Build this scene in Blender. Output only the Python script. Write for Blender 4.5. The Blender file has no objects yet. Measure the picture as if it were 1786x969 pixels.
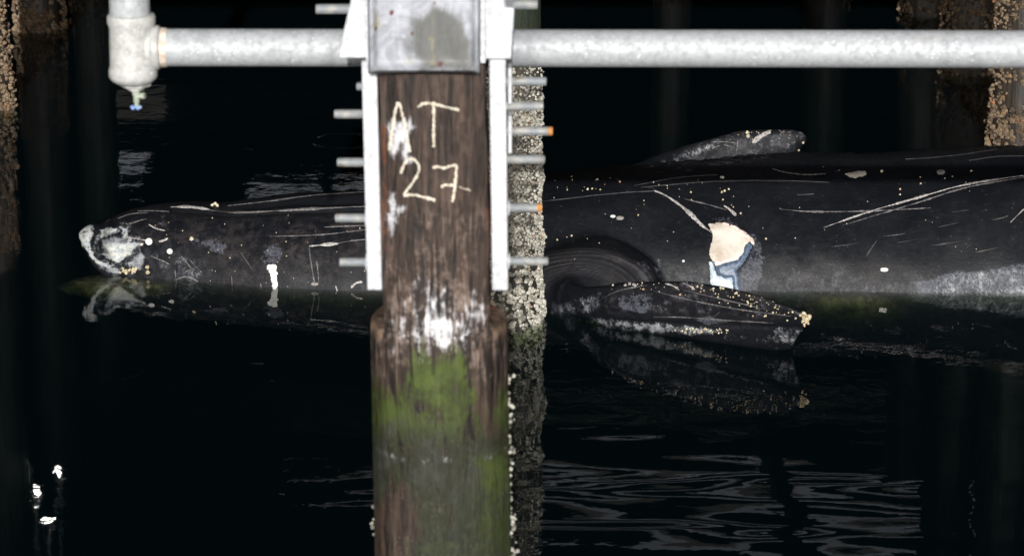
import bpy, bmesh, math, random
import numpy as np
from mathutils import Vector, Matrix
from mathutils.bvhtree import BVHTree
from mathutils.geometry import delaunay_2d_cdt

R = math.radians
rng = np.random.default_rng(7)
random.seed(7)
SC = bpy.context.scene
COL = SC.collection

# ------------------------------------------------------------------ camera, sky, sun, exposure
CAM_H, PITCH, FPX = 4.1, R(16.0), 4961.0
cd = bpy.data.cameras.new('camera')
cam = bpy.data.objects.new('camera', cd)
COL.objects.link(cam)
cam.location = (0, 0, CAM_H)
cam.rotation_euler = (R(90) - PITCH, 0, 0)
cd.sensor_width = 36.0
cd.lens = 36.0 * FPX / 1786.0
cd.clip_start, cd.clip_end = 0.1, 2000.0
cd.dof.use_dof = True
cd.dof.focus_distance = 14.4
cd.dof.aperture_fstop = 7.0
SC.camera = cam

SUN_ELEV, SUN_AZ = 16.3, 0.15            # low sun behind the viewer, reaching in under the pier
w = bpy.data.worlds.new('World')
SC.world = w
w.use_nodes = True
wt = w.node_tree
for n in list(wt.nodes):
    wt.nodes.remove(n)
sky = wt.nodes.new('ShaderNodeTexSky')
sky.sky_type = 'NISHITA'
sky.sun_disc = False
sky.sun_elevation = R(SUN_ELEV)
sky.sun_rotation = R(180 + SUN_AZ)
sky.air_density = 0.5
sky.dust_density = 3.0
bg = wt.nodes.new('ShaderNodeBackground')
bg.inputs['Strength'].default_value = 0.10
wo = wt.nodes.new('ShaderNodeOutputWorld')
hs = wt.nodes.new('ShaderNodeHueSaturation')          # thin high cloud: a paler sky
hs.inputs['Saturation'].default_value = 0.25
wt.links.new(sky.outputs[0], hs.inputs['Color'])
wt.links.new(hs.outputs[0], bg.inputs['Color'])
wt.links.new(bg.outputs[0], wo.inputs['Surface'])

sl = bpy.data.lights.new('sun', 'SUN')
sl.energy = 4.3
sl.angle = R(0.3)
sl.color = (1.0, 0.985, 0.96)
sun = bpy.data.objects.new('sun', sl)
COL.objects.link(sun)
sun.location = (0, -20, 12)
sun.rotation_euler = (R(90 - SUN_ELEV), 0, R(-SUN_AZ))

vs = SC.view_settings
vs.view_transform = 'Standard'
vs.look = 'None'
vs.exposure = 0.0
vs.gamma = 1.0
vs.use_curve_mapping = False
SC.cycles.use_denoising = True
SC.cycles.max_bounces = 8
SC.cycles.transparent_max_bounces = 12
SC.cycles.caustics_reflective = False
SC.cycles.caustics_refractive = False

# ------------------------------------------------------------------ helpers: measuring the place
ct, st = math.cos(PITCH), math.sin(PITCH)
CAMP = Vector((0, 0, CAM_H))


def ray(px, py):
    u, v = (px - 893) / FPX, (484.5 - py) / FPX
    return Vector((u, ct + v * st, -st + v * ct))


def atY(px, py, Y):
    d = ray(px, py)
    return CAMP + d * (Y / d.y)


def water_pt(px, py):
    d = ray(px, py)
    return CAMP + d * (-CAM_H / d.z)


def proj(P):
    P = np.asarray(P, float)
    x, y, z = P[:, 0], P[:, 1], P[:, 2] - CAM_H
    dep = y * ct - z * st
    up = y * st + z * ct
    return 893 + FPX * x / dep, 484.5 - FPX * up / dep


def sd_poly(px, py, poly):
    """signed distance (negative inside) of points to a polygon"""
    poly = np.asarray(poly, float)
    d = np.full(px.shape, 1e9)
    inside = np.zeros(px.shape, bool)
    n = len(poly)
    for i in range(n):
        ax, ay = poly[i]
        bx, by = poly[(i + 1) % n]
        ex, ey = bx - ax, by - ay
        t = np.clip(((px - ax) * ex + (py - ay) * ey) / (ex * ex + ey * ey + 1e-9), 0, 1)
        d = np.minimum(d, (px - ax - t * ex) ** 2 + (py - ay - t * ey) ** 2)
        c = ((ay > py) != (by > py)) & (px < (bx - ax) * (py - ay) / (by - ay + 1e-12) + ax)
        inside ^= c
    d = np.sqrt(d)
    return np.where(inside, -d, d)


def sstep(e0, e1, x):
    t = np.clip((x - e0) / (e1 - e0), 0, 1)
    return t * t * (3 - 2 * t)


def soft(px, py, poly, edge):
    return 1 - sstep(-edge, edge, sd_poly(px, py, poly))


# ------------------------------------------------------------------ helpers: objects
def tag(o, label=None, cat=None, group=None, kind=None):
    if label: o['label'] = label
    if cat: o['category'] = cat
    if group: o['group'] = group
    if kind: o['kind'] = kind
    return o


def thing(name, loc, label, cat, group=None):
    o = bpy.data.objects.new(name, None)
    COL.objects.link(o)
    o.location = loc
    o.empty_display_size = 0.1
    return tag(o, label, cat, group)


def world_loc(o):
    v = Vector((0, 0, 0))
    while o is not None:
        v += o.location
        o = o.parent
    return v


class MB:
    def __init__(s):
        s.v, s.f, s.m = [], [], []

    def add(s, vs, fs, mi=0):
        o = len(s.v)
        s.v += [tuple(p) for p in vs]
        s.f += [tuple(o + i for i in f) for f in fs]
        s.m += [mi] * len(fs)

    def box(s, x0, x1, y0, y1, z0, z1, mi=0):
        s.add([(x0, y0, z0), (x1, y0, z0), (x1, y1, z0), (x0, y1, z0),
               (x0, y0, z1), (x1, y0, z1), (x1, y1, z1), (x0, y1, z1)],
              [(3, 2, 1, 0), (4, 5, 6, 7), (0, 1, 5, 4), (1, 2, 6, 5), (2, 3, 7, 6), (3, 0, 4, 7)], mi)

    def prism(s, poly, y0, y1, mi=0):
        """polygon of (x, z) extruded in y"""
        n = len(poly)
        vs_ = [(x, y0, z) for x, z in poly] + [(x, y1, z) for x, z in poly]
        fs = [tuple(range(n)), tuple(range(2 * n - 1, n - 1, -1))]
        fs += [((i + 1) % n, i, n + i, n + (i + 1) % n) for i in range(n)]
        s.add(vs_, fs, mi)

    def lathe(s, prof, origin, axis=(0, 0, 1), n=32, mi=0):
        """prof: (radius, distance along axis)"""
        a = Vector(axis).normalized()
        t = Vector((0, 1, 0)) if abs(a.y) < .9 else Vector((1, 0, 0))
        u = a.cross(t).normalized()
        v = a.cross(u)
        o = Vector(origin)
        vs_, fs = [], []
        for r, h in prof:
            for k in range(n):
                an = 2 * math.pi * k / n
                vs_.append(o + a * h + (u * math.cos(an) + v * math.sin(an)) * r)
        for i in range(len(prof) - 1):
            for k in range(n):
                k2 = (k + 1) % n
                fs.append((i * n + k, i * n + k2, (i + 1) * n + k2, (i + 1) * n + k))
        fs.append(tuple(range(n - 1, -1, -1)))
        fs.append(tuple((len(prof) - 1) * n + k for k in range(n)))
        s.add(vs_, fs, mi)

    def keep_largest(s):
        par = list(range(len(s.v)))

        def find(i):
            while par[i] != i:
                par[i] = par[par[i]]; i = par[i]
            return i
        for f in s.f:
            for i in f[1:]: par[find(i)] = find(f[0])
        cnt = {}
        for f in s.f: cnt[find(f[0])] = cnt.get(find(f[0]), 0) + 1
        best = max(cnt, key=cnt.get)
        keep = [f for f in s.f if find(f[0]) == best]
        used = sorted({i for f in keep for i in f})
        mp = {a: k for k, a in enumerate(used)}
        o = MB(); o.add([s.v[i] for i in used], [tuple(mp[i] for i in f) for f in keep])
        return o

    def build(s, name, mats, parent=None, smooth=True, bevel=0, angle=40):
        me = bpy.data.meshes.new(name)
        off = world_loc(parent) if parent else Vector((0, 0, 0))
        me.from_pydata([Vector(p) - off for p in s.v], [], s.f)
        for m in (mats if isinstance(mats, (list, tuple)) else [mats]):
            me.materials.append(m)
        me.polygons.foreach_set('material_index', s.m)
        bm = bmesh.new()
        bm.from_mesh(me)
        bmesh.ops.recalc_face_normals(bm, faces=bm.faces)
        if smooth:
            for f in bm.faces: f.smooth = True
            for e in bm.edges:
                if len(e.link_faces) == 2 and e.calc_face_angle(0) > R(angle):
                    e.smooth = False
        bm.to_mesh(me)
        bm.free()
        o = bpy.data.objects.new(name, me)
        COL.objects.link(o)
        if parent: o.parent = parent
        if bevel:
            b = o.modifiers.new('bevel', 'BEVEL')
            b.width = bevel
            b.segments = 2
            b.limit_method = 'ANGLE'
        return o


def set_attr(o, name, arr):
    a = o.data.attributes.new(name, 'FLOAT', 'POINT')
    a.data.foreach_set('value', np.asarray(arr, np.float32))


def wverts(o):
    me = o.data
    a = np.empty(len(me.vertices) * 3)
    me.vertices.foreach_get('co', a)
    return a.reshape(-1, 3) + np.array(world_loc(o))


# ------------------------------------------------------------------ helpers: node materials
class NT:
    def __init__(s, name):
        s.mat = bpy.data.materials.new(name)
        s.mat.use_nodes = True
        s.t = s.mat.node_tree
        for n in list(s.t.nodes): s.t.nodes.remove(n)
        s.out = s.t.nodes.new('ShaderNodeOutputMaterial')
        s.geo = s.t.nodes.new('ShaderNodeNewGeometry')
        s.pos = s.geo.outputs['Position']

    def link(s, a, b):
        if isinstance(a, (int, float)): b.default_value = a
        elif isinstance(a, (tuple, list)):
            b.default_value = tuple(a) + ((1,) if len(a) == 3 and len(b.default_value) == 4 else ())
        else: s.t.links.new(a, b)

    def map(s, scale=(1, 1, 1), loc=(0, 0, 0), vec=None):
        n = s.t.nodes.new('ShaderNodeMapping')
        s.link(vec or s.pos, n.inputs['Vector'])
        n.inputs['Scale'].default_value = scale
        n.inputs['Location'].default_value = loc
        return n.outputs[0]

    def noise(s, scale, detail=3, rough=.55, vec=None, dist=0):
        n = s.t.nodes.new('ShaderNodeTexNoise')
        s.link(vec or s.pos, n.inputs['Vector'])
        n.inputs['Scale'].default_value = scale
        n.inputs['Detail'].default_value = detail
        n.inputs['Roughness'].default_value = rough
        n.inputs['Distortion'].default_value = dist
        return n.outputs['Fac']

    def voro(s, scale, vec=None, out='Distance', feat='F1', rand=1):
        n = s.t.nodes.new('ShaderNodeTexVoronoi')
        n.feature = feat
        s.link(vec or s.pos, n.inputs['Vector'])
        n.inputs['Scale'].default_value = scale
        n.inputs['Randomness'].default_value = rand
        return n.outputs[out]

    def wave(s, scale, direction='X', dist=0, detail=0):
        n = s.t.nodes.new('ShaderNodeTexWave')
        n.bands_direction = direction
        s.link(s.pos, n.inputs['Vector'])
        n.inputs['Scale'].default_value = scale
        n.inputs['Distortion'].default_value = dist
        n.inputs['Detail'].default_value = detail
        return n.outputs['Fac']

    def math(s, op, a, b=0.0, c=None, clamp=False):
        n = s.t.nodes.new('ShaderNodeMath')
        n.operation = op
        n.use_clamp = clamp
        s.link(a, n.inputs[0]); s.link(b, n.inputs[1])
        if c is not None: s.link(c, n.inputs[2])
        return n.outputs[0]

    def step(s, x, lo, hi, a=0.0, b=1.0):
        n = s.t.nodes.new('ShaderNodeMapRange')
        n.interpolation_type = 'SMOOTHSTEP'
        s.link(x, n.inputs[0])
        n.inputs[1].default_value, n.inputs[2].default_value = lo, hi
        n.inputs[3].default_value, n.inputs[4].default_value = a, b
        return n.outputs[0]

    def mix(s, fac, a, b):
        n = s.t.nodes.new('ShaderNodeMix')
        n.data_type = 'RGBA'
        s.link(fac, n.inputs[0])
        s.link(a, n.inputs[6]); s.link(b, n.inputs[7])
        return n.outputs[2]

    def attr(s, name):
        n = s.t.nodes.new('ShaderNodeAttribute')
        n.attribute_name = name
        return n.outputs['Fac']

    def sep(s, vec=None):
        n = s.t.nodes.new('ShaderNodeSeparateXYZ')
        s.link(vec or s.pos, n.inputs[0])
        return n.outputs

    def bump(s, h, strength=1.0, dist=0.01, normal=None):
        n = s.t.nodes.new('ShaderNodeBump')
        n.inputs['Strength'].default_value = strength
        n.inputs['Distance'].default_value = dist
        s.link(h, n.inputs['Height'])
        if normal is not None: s.link(normal, n.inputs['Normal'])
        return n.outputs[0]

    def bsdf(s, col, rough=.6, metal=0.0, normal=None, spec=.5, sss=None):
        n = s.t.nodes.new('ShaderNodeBsdfPrincipled')
        s.link(col, n.inputs['Base Color'])
        s.link(rough, n.inputs['Roughness'])
        s.link(metal, n.inputs['Metallic'])
        s.link(spec, n.inputs['Specular IOR Level'])
        if normal is not None: s.link(normal, n.inputs['Normal'])
        s.link(n.outputs[0], s.out.inputs['Surface'])
        return n


def mat_galv(name, base=(.44, .455, .47), dark=(.22, .235, .25), rough=.58, metal=.12, grime=1.0):
    m = NT(name)
    n1 = m.noise(55, 3, .6)
    n2 = m.noise(7, 4, .6, m.map((1, 1, .6)))
    cells = m.voro(95, out='Color')
    c = m.mix(m.step(n1, .35, .75), base, tuple(x * .72 for x in base))
    c = m.mix(m.math('MULTIPLY', m.step(n2, .52, .72), .55 * grime), c, dark)
    sp = m.step(m.noise(140, 2, .5), .62, .72)
    sp = m.math('MULTIPLY', sp, m.step(m.noise(9, 3), .42, .62))
    c = m.mix(m.math('MULTIPLY', sp, .85), c, (.82, .84, .87))
    st_ = m.step(m.noise(3.3, 5, .65), .62, .74)
    c = m.mix(m.math('MULTIPLY', st_, .5 * grime), c, (.23, .19, .13))
    r = m.step(n1, .3, .7, rough - .1, rough + .15)
    b = m.bump(m.math('ADD', m.noise(160, 2, .6), m.math('MULTIPLY', n2, 2)), .5, .0015)
    m.bsdf(c, r, metal, b)
    return m.mat


M = {}
M['galv'] = mat_galv('galvanised_steel')
M['galv_cast'] = mat_galv('galvanised_casting', (.50, .50, .475), (.34, .33, .285), .65, .05)
M['plate'] = mat_galv('pale_steel_plate', (.60, .61, .635), (.46, .47, .50), .6, .05, .35)

m = NT('threaded_steel')
th = m.wave(62, 'X')
c = m.mix(m.step(m.noise(40, 3), .4, .7), (.40, .43, .45), (.62, .60, .55))
c = m.mix(m.step(th, .0, .6, .55, 0), c, (.12, .12, .12))
c = m.mix(m.math('MULTIPLY', m.step(m.noise(18, 3), .6, .72), .6), c, (.28, .16, .07))
m.bsdf(c, .5, .3, m.bump(th, .8, .002))
M['rod'] = m.mat

m = NT('rust')
c = m.mix(m.noise(60, 3), (.38, .13, .03), (.55, .27, .08))
m.bsdf(c, .85, 0, m.bump(m.noise(150), .6, .002))
M['rust'] = m.mat

m = NT('stained_cap_steel')
stn, mid, rs = m.attr('stain'), m.attr('grey'), m.attr('rust')
n1 = m.noise(22, 5, .65, dist=.6)
n2 = m.noise(70, 3, .6)
vstr = m.noise(1, 5, .65, m.map((38, 38, 7)), .5)
big = m.noise(9, 5, .7, dist=.8)
c = m.mix(m.step(big, .35, .65), (.42, .43, .475), (.23, .24, .26))
c = m.mix(m.step(n2, .55, .75, 0, .5), c, (.56, .57, .60))
gs = m.math('ADD', m.math('MULTIPLY', mid, 1.5), m.math('ADD', m.math('MULTIPLY', m.math('SUBTRACT', vstr, .5), 1.4), m.math('MULTIPLY', m.math('SUBTRACT', n1, .5), .9)))
c = m.mix(m.step(gs, .15, .85, 0, .95), c, m.mix(vstr, (.042, .044, .040), (.15, .15, .14)))
ss = m.math('ADD', stn, m.math('ADD', m.math('MULTIPLY', m.math('SUBTRACT', m.noise(30, 5, .7), .5), 1.8), m.math('MULTIPLY', m.math('SUBTRACT', vstr, .5), 1.3)))
c = m.mix(m.step(ss, .45, 1.0, 0, .8), c, m.mix(n2, (.16, .12, .05), (.36, .31, .15)))
c = m.mix(m.step(m.math('ADD', rs, m.math('MULTIPLY', m.math('SUBTRACT', n2, .5), .9)), .5, .8), c, (.10, .028, .018))
m.bsdf(c, m.step(n1, .3, .7, .45, .65), .1, m.bump(m.math('ADD', n1, vstr), .5, .004))
M['cap'] = m.mat

# creosoted pile with paint, painted-in glare and lit rim, scuffs and algae
m = NT('creosoted_timber')
sx, sy, sz = m.sep()
g1 = m.noise(1, 7, .66, m.map((52, 52, 6.5)), .9)
g2 = m.noise(1, 5, .65, m.map((140, 140, 22)), .4)
g3 = m.noise(9, 5, .65)
g4 = m.noise(42, 5, .7)


def ctr(x, k): return m.math('MULTIPLY', m.math('SUBTRACT', x, .5), k)


def rag(attr, k1, k2, k3): return m.math('ADD', attr, m.math('ADD', ctr(g1, k1), m.math('ADD', ctr(g4, k2), ctr(g3, k3))))


c = m.mix(m.step(g1, .32, .70), (.0090, .0072, .0066), (.090, .058, .043))
c = m.mix(m.step(g3, .42, .72, 0, .6), c, (.020, .013, .010))
c = m.mix(m.step(g2, .56, .74, 0, .5), c, (.105, .070, .052))
scf_lit_rim = m.attr('scuff')
c = m.mix(m.math('MULTIPLY', scf_lit_rim, m.step(rag(0.5, 1.2, .9, 1.0), .45, .90)), c, (.25, .185, .15))
c = m.mix(m.math('MULTIPLY', m.attr('rim'), m.step(rag(.5, .8, .8, .8), .3, .7, .35, 1)), c, (.25, .165, .11))
c = m.mix(m.math('MULTIPLY', m.step(g1, .44, .36), .7), c, (.010, .008, .007))
rst = m.attr('rust')
c = m.mix(m.step(rag(rst, 2.2, 2.0, 1.6), .5, 1.2, 0, .85), c, m.mix(g4, (.085, .028, .013), (.25, .085, .035)))
alg = m.attr('algae')
am = m.step(rag(alg, 3.0, 1.8, 2.4), .2, .95)
ac = m.mix(m.step(g3, .34, .66), (.030, .044, .010), (.078, .112, .018))
ac = m.mix(m.step(g4, .5, .75, 0, .6), ac, (.10, .115, .022))
slime = m.attr('slime')
ac = m.mix(m.step(rag(slime, 1.2, 1.6, 2.8), .15, 1.0), ac, m.mix(m.step(m.math('ADD', g3, ctr(g4, .6)), .36, .66), (.012, .016, .009), (.044, .045, .033)))
dk = m.attr('deep')
ac = m.mix(m.step(rag(dk, 1.6, 2.2, 3.0), .4, 1.1, 0, .88), ac, m.mix(m.step(g4, .35, .65), (.006, .009, .005), (.036, .046, .018)))
ac = m.mix(m.step(m.noise(85, 4, .7), .6, .74, 0, .7), ac, (.014, .015, .010))
c = m.mix(m.math('MULTIPLY', m.math('MULTIPLY', am, m.step(alg, .02, .15)), .92), c, ac)
spk = m.step(m.voro(120), .13, .08)
spm = m.math('MULTIPLY', spk, m.math('MULTIPLY', m.step(m.noise(12, 2), .48, .6), m.step(sz, 2.0, 1.6)))
c = m.mix(spm, c, (.40, .38, .30))
pnt_glare = m.attr('paint')
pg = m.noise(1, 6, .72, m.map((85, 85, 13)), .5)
pr_ = m.math('ADD', pnt_glare, m.math('ADD', ctr(pg, 3.4), ctr(g4, 2.0)))
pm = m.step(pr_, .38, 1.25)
c = m.mix(m.math('MULTIPLY', m.math('MULTIPLY', pm, m.step(pnt_glare, .02, .12)), .92), c, m.mix(m.step(g4, .35, .65), (.60, .59, .60), (.82, .82, .85)))
r = m.step(g3, .3, .7, .42, .72)
h = m.math('ADD', g1, m.math('ADD', m.math('MULTIPLY', g2, .35), m.math('MULTIPLY', g4, .3)))
m.bsdf(c, r, 0, m.bump(h, 1, .007), .35)
M['timber'] = m.mat

m = NT('chalky_paint')
n1 = m.noise(170, 3, .6)
c = m.mix(m.step(n1, .35, .65), (.80, .74, .62), (.60, .52, .40))
m.bsdf(c, .9, 0, m.bump(n1, .7, .003))
M['chalk'] = m.mat

# wet dark pile with marine growth
m = NT('wet_pile_timber')
sx, sy, sz = m.sep()
g = m.noise(1, 5, .6, m.map((40, 40, 3)))
c = m.mix(m.step(g, .3, .7), (.012, .010, .008), (.055, .042, .030))
c = m.mix(m.math('MULTIPLY', m.step(sz, 1.2, 1.6), .8), c, m.mix(g, (.012, .022, .010), (.03, .045, .022)))
m.bsdf(c, .5, 0, m.bump(g, 1, .008))
M['wet_timber'] = m.mat


m = NT('crusted_pile_timber')
sx, sy, sz = m.sep()
g = m.noise(1, 5, .6, m.map((40, 40, 4)))
f = m.noise(130, 4, .7)
pch = m.noise(9, 4, .65)
c = m.mix(m.step(g, .3, .7), (.010, .009, .007), (.04, .032, .022))
gro = m.math('MULTIPLY', m.step(sz, 1.35, 1.1), m.step(sz, .25, .5))
k_ = m.math('MULTIPLY', gro, m.math('MULTIPLY', m.step(f, .44, .6), m.step(pch, .3, .48)))
c = m.mix(k_, c, (.26, .245, .20))
c = m.mix(m.math('MULTIPLY', m.step(sz, 1.25, 1.5), .85), c, m.mix(g, (.008, .016, .007), (.024, .036, .016)))
m.bsdf(c, .6, 0, m.bump(m.math('ADD', g, f), 1, .008))
M['crust_timber'] = m.mat


def mat_barn(name, c1, c2, c3):
    m = NT(name)
    v = m.attr('shade')
    c = m.mix(m.step(v, .1, .6), c1, c2)
    c = m.mix(m.step(v, .90, .98), c, c3)
    c = m.mix(m.step(m.noise(160, 3, .6), .5, .7, 0, .6), c, tuple(x * .25 for x in c1))
    m.bsdf(c, .75, 0, m.bump(m.noise(200, 2), .6, .003))
    return m.mat


M['barn_white'] = mat_barn('white_barnacles', (.22, .21, .175), (.52, .50, .43), (.26, .14, .07))
M['barn_brown'] = mat_barn('brown_barnacles', (.10, .07, .045), (.24, .17, .105), (.30, .13, .05))
M['barn_cream'] = mat_barn('cream_barnacles', (.50, .42, .26), (.70, .62, .46), (.60, .30, .16))

# whale skin
m = NT('whale_skin')
sx, sy, sz = m.sep()
n1 = m.noise(3.2, 5, .6)
n2 = m.noise(26, 6, .7)
n3 = m.noise(1, 5, .65, m.map((13, 44, 44)), 1.0)
n4 = m.noise(90, 4, .65)
n5 = m.noise(8, 5, .65, dist=.5)
n6 = m.noise(1, 5, .7, m.map((60, 60, 9)), .4)


def ctr(x, k): return m.math('MULTIPLY', m.math('SUBTRACT', x, .5), k)


def rag(a, k2, k5, k4=.5, k6=0): return m.math('ADD', m.math('ADD', a, ctr(n6, k6)), m.math('ADD', ctr(n2, k2), m.math('ADD', ctr(n5, k5), ctr(n4, k4))))


c = m.mix(m.step(n1, .35, .7), (.0052, .0064, .0088), (.0100, .0108, .0134))
c = m.mix(m.step(n3, .54, .76, 0, .5), c, (.024, .0225, .023))
c = m.mix(m.step(n5, .5, .7, 0, .4), c, (.0065, .0065, .0075))
brn = m.attr('brown')
c = m.mix(m.math('MULTIPLY', brn, m.step(rag(.5, 1.0, 1.0, .4), .35, .85)), c, m.mix(m.step(n3, .35, .65), (.024, .020, .0205), (.042, .036, .036)))
gry = m.attr('grey')
gm = m.step(rag(gry, 1.7, 1.3, .8, .7), .38, .85)
c = m.mix(m.math('MULTIPLY', gm, .9), c, m.mix(m.step(n4, .35, .65), (.040, .043, .055), (.100, .104, .122)))
lgt = m.attr('light')
lm = m.step(rag(lgt, 1.6, 1.1, .9, .5), .42, .9)
c = m.mix(m.math('MULTIPLY', lm, .9), c, m.mix(m.step(n2, .35, .7), (.13, .14, .16), (.34, .35, .35)))
wht = m.attr('white')
wn = m.noise(1, 6, .72, m.map((28, 60, 60)), 1.2)
wm = m.step(m.math('ADD', wht, m.math('ADD', ctr(wn, 2.5), ctr(n2, 1.3))), .40, .95)
wc = m.mix(m.step(wn, .38, .62), (.66, .65, .57), (.30, .34, .38))
c = m.mix(m.math('MULTIPLY', wm, .95), c, wc)
fld = m.attr('fold')
c = m.mix(m.math('MULTIPLY', fld, m.step(rag(.5, .7, .8, .3), .2, .8, .55, 1)), c, (.085, .078, .080))
und = m.attr('under')
c = m.mix(m.math('MULTIPLY', und, m.step(rag(.5, 1.4, 1.2, .6), .2, .9, .15, 1)), c, (.60, .50, .40))
fk = m.step(m.voro(34), .075, .045)
fk = m.math('MULTIPLY', fk, m.step(m.noise(5, 2), .5, .6))
c = m.mix(m.math('MULTIPLY', fk, .6), c, (.30, .27, .21))
mt = m.step(m.noise(60, 5, .7), .57, .72)
c = m.mix(m.math('MULTIPLY', mt, m.math('MULTIPLY', m.step(n1, .42, .6), .5)), c, (.042, .042, .046))
h = m.math('ADD', m.math('MULTIPLY', n2, .5), m.math('ADD', m.math('MULTIPLY', n4, .35), m.math('MULTIPLY', n3, .18)))
m.bsdf(c, m.step(n2, .3, .7, .36, .58), 0, m.bump(h, .7, .004), .17)
M['skin'] = m.mat


def mat_plain(name, c1, c2, rough=.6, sc=60, bump=.002):
    m = NT(name)
    n = m.noise(sc, 4, .6)
    m.bsdf(m.mix(m.step(n, .32, .68), c1, c2), rough, 0, m.bump(n, .6, bump))
    return m.mat


m = NT('exposed_blubber')
n1 = m.noise(9, 5, .65, dist=.4); n2 = m.noise(70, 4, .65)
c = m.mix(m.step(n1, .35, .65), (.68, .63, .56), (.56, .50, .43))
c = m.mix(m.step(n1, .56, .72, 0, .55), c, (.40, .29, .20))
c = m.mix(m.step(n2, .6, .75, 0, .5), c, (.74, .68, .60))
m.bsdf(c, .33, 0, m.bump(m.math('ADD', n1, m.math('MULTIPLY', n2, .3)), .7, .006))
M['blubber'] = m.mat
M['blubber_blue'] = mat_plain('blue_grey_layer', (.045, .075, .135), (.13, .17, .23), .4, 55, .004)
M['blubber_white'] = mat_plain('white_layer', (.66, .68, .68), (.32, .42, .52), .5, 45)
M['flesh_rim'] = mat_plain('pink_rim', (.70, .45, .36), (.82, .72, .66), .5, 60)
M['scar'] = mat_plain('scar_tissue', (.52, .49, .46), (.17, .15, .15), .6, 110)
M['scratch'] = mat_plain('thin_scratch', (.19, .175, .17), (.045, .043, .043), .6, 90)
M['scratch_faint'] = mat_plain('faint_scratch', (.060, .056, .056), (.026, .026, .028), .6, 60)
M['spot'] = mat_plain('pale_spot', (.80, .80, .76), (.60, .58, .52), .6, 80)
M['dull_spot'] = mat_plain('dull_spot', (.34, .31, .28), (.16, .15, .14), .6, 80)

m = NT('dark_timber')
g = m.noise(1, 4, .6, m.map((1, 6, 6)))
m.bsdf(m.mix(g, (.012, .010, .008), (.035, .028, .022)), .8)
M['dark_timber'] = m.mat
M['brass'] = mat_plain('green_brass', (.30, .36, .27), (.46, .48, .40), .5)
M['blue'] = mat_plain('blue_handle_paint', (.12, .25, .62), (.45, .58, .80), .5, 120)
M['tape'] = mat_plain('joint_sealant', (.74, .68, .60), (.50, .38, .28), .7, 50)
m = NT('lamp_tube')  # glow of the lamps added for the water glints
e = m.t.nodes.new('ShaderNodeEmission')
e.inputs['Color'].default_value = (1, .98, .9, 1)
e.inputs['Strength'].default_value = 40
m.link(e.outputs[0], m.out.inputs['Surface'])
M['lamp'] = m.mat

# water: mirror by Fresnel over a dark, green, absorbing body
m = NT('harbour_water')
sx, sy, sz = m.sep()
flat = m.map((1, 1, 0))
hh = m.math('MULTIPLY', m.noise(.9, 2, .5, flat), .007)
near = m.math('MULTIPLY', m.step(sy, 12.4, 11.3), m.step(sx, -1.5, .3, .10, 1.0))
hh = m.math('ADD', hh, m.math('MULTIPLY', m.noise(1, 1, .4, m.map((.75, 2.5, 0)), .5), m.math('ADD', m.math('MULTIPLY', near, .0085), .0015)))
fine = m.step(near, 0, .8, 1.0, .16)
hh = m.math('ADD', hh, m.math('MULTIPLY', fine, m.math('MULTIPLY', m.noise(9, 2, .5, flat), m.step(sx, -1.6, .6, .0006, .0010))))
hh = m.math('ADD', hh, m.math('MULTIPLY', fine, m.math('MULTIPLY', m.noise(26, 2, .5, flat), .00016)))
for (rpx, rpy, rr) in ((445, 650, .135), (190, 645, .17), (600, 245, .20)):
    p = water_pt(rpx, rpy)
    n = m.t.nodes.new('ShaderNodeVectorMath'); n.operation = 'DISTANCE'
    m.link(flat, n.inputs[0]); n.inputs[1].default_value = (p.x, p.y, 0)
    dd = m.math('ABSOLUTE', m.math('SUBTRACT', n.outputs['Value'], rr))
    hh = m.math('ADD', hh, m.step(dd, 0, .022, .0007, 0))
bn = m.bump(hh, 1.0, 1.0)
dt = m.t.nodes.new('ShaderNodeVectorMath'); dt.operation = 'DOT_PRODUCT'
m.link(bn, dt.inputs[0]); m.link(m.geo.outputs['Incoming'], dt.inputs[1])
cosv = m.math('ABSOLUTE', dt.outputs['Value'])
fres = m.math('ADD', m.math('MULTIPLY', m.math('POWER', m.math('SUBTRACT', 1.0, cosv, clamp=True), 5.0), .90), .021)
gl = m.t.nodes.new('ShaderNodeBsdfGlossy'); gl.inputs['Roughness'].default_value = 0.0
m.link(bn, gl.inputs['Normal'])
tr = m.t.nodes.new('ShaderNodeBsdfTransparent')
df = m.t.nodes.new('ShaderNodeBsdfDiffuse'); df.inputs['Color'].default_value = (.0012, .0042, .0055, 1)
ms = m.t.nodes.new('ShaderNodeMixShader')
m.link(fres, ms.inputs[0]); m.link(tr.outputs[0], ms.inputs[1]); m.link(gl.outputs[0], ms.inputs[2])
ad = m.t.nodes.new('ShaderNodeAddShader')
m.link(ms.outputs[0], ad.inputs[0]); m.link(df.outputs[0], ad.inputs[1])
m.link(ad.outputs[0], m.out.inputs['Surface'])
va = m.t.nodes.new('ShaderNodeVolumeAbsorption')
va.inputs['Color'].default_value = (.36, .44, .22, 1)
va.inputs['Density'].default_value = 8.0
m.link(va.outputs[0], m.out.inputs['Volume'])
M['water'] = m.mat

# ------------------------------------------------------------------ the setting
b = MB(); b.box(-300, 300, -60, 400, -5.0, 0)
tag(b.build('water', M['water'], smooth=False), kind='structure')
b = MB(); b.add([(-320, -80, -4.8), (320, -80, -4.8), (320, 420, -4.8), (-320, 420, -4.8)], [(0, 1, 2, 3)])
tag(b.build('seabed', mat_plain('mud', (.03, .03, .022), (.05, .045, .03), .9, 2), smooth=False), kind='structure')

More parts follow.
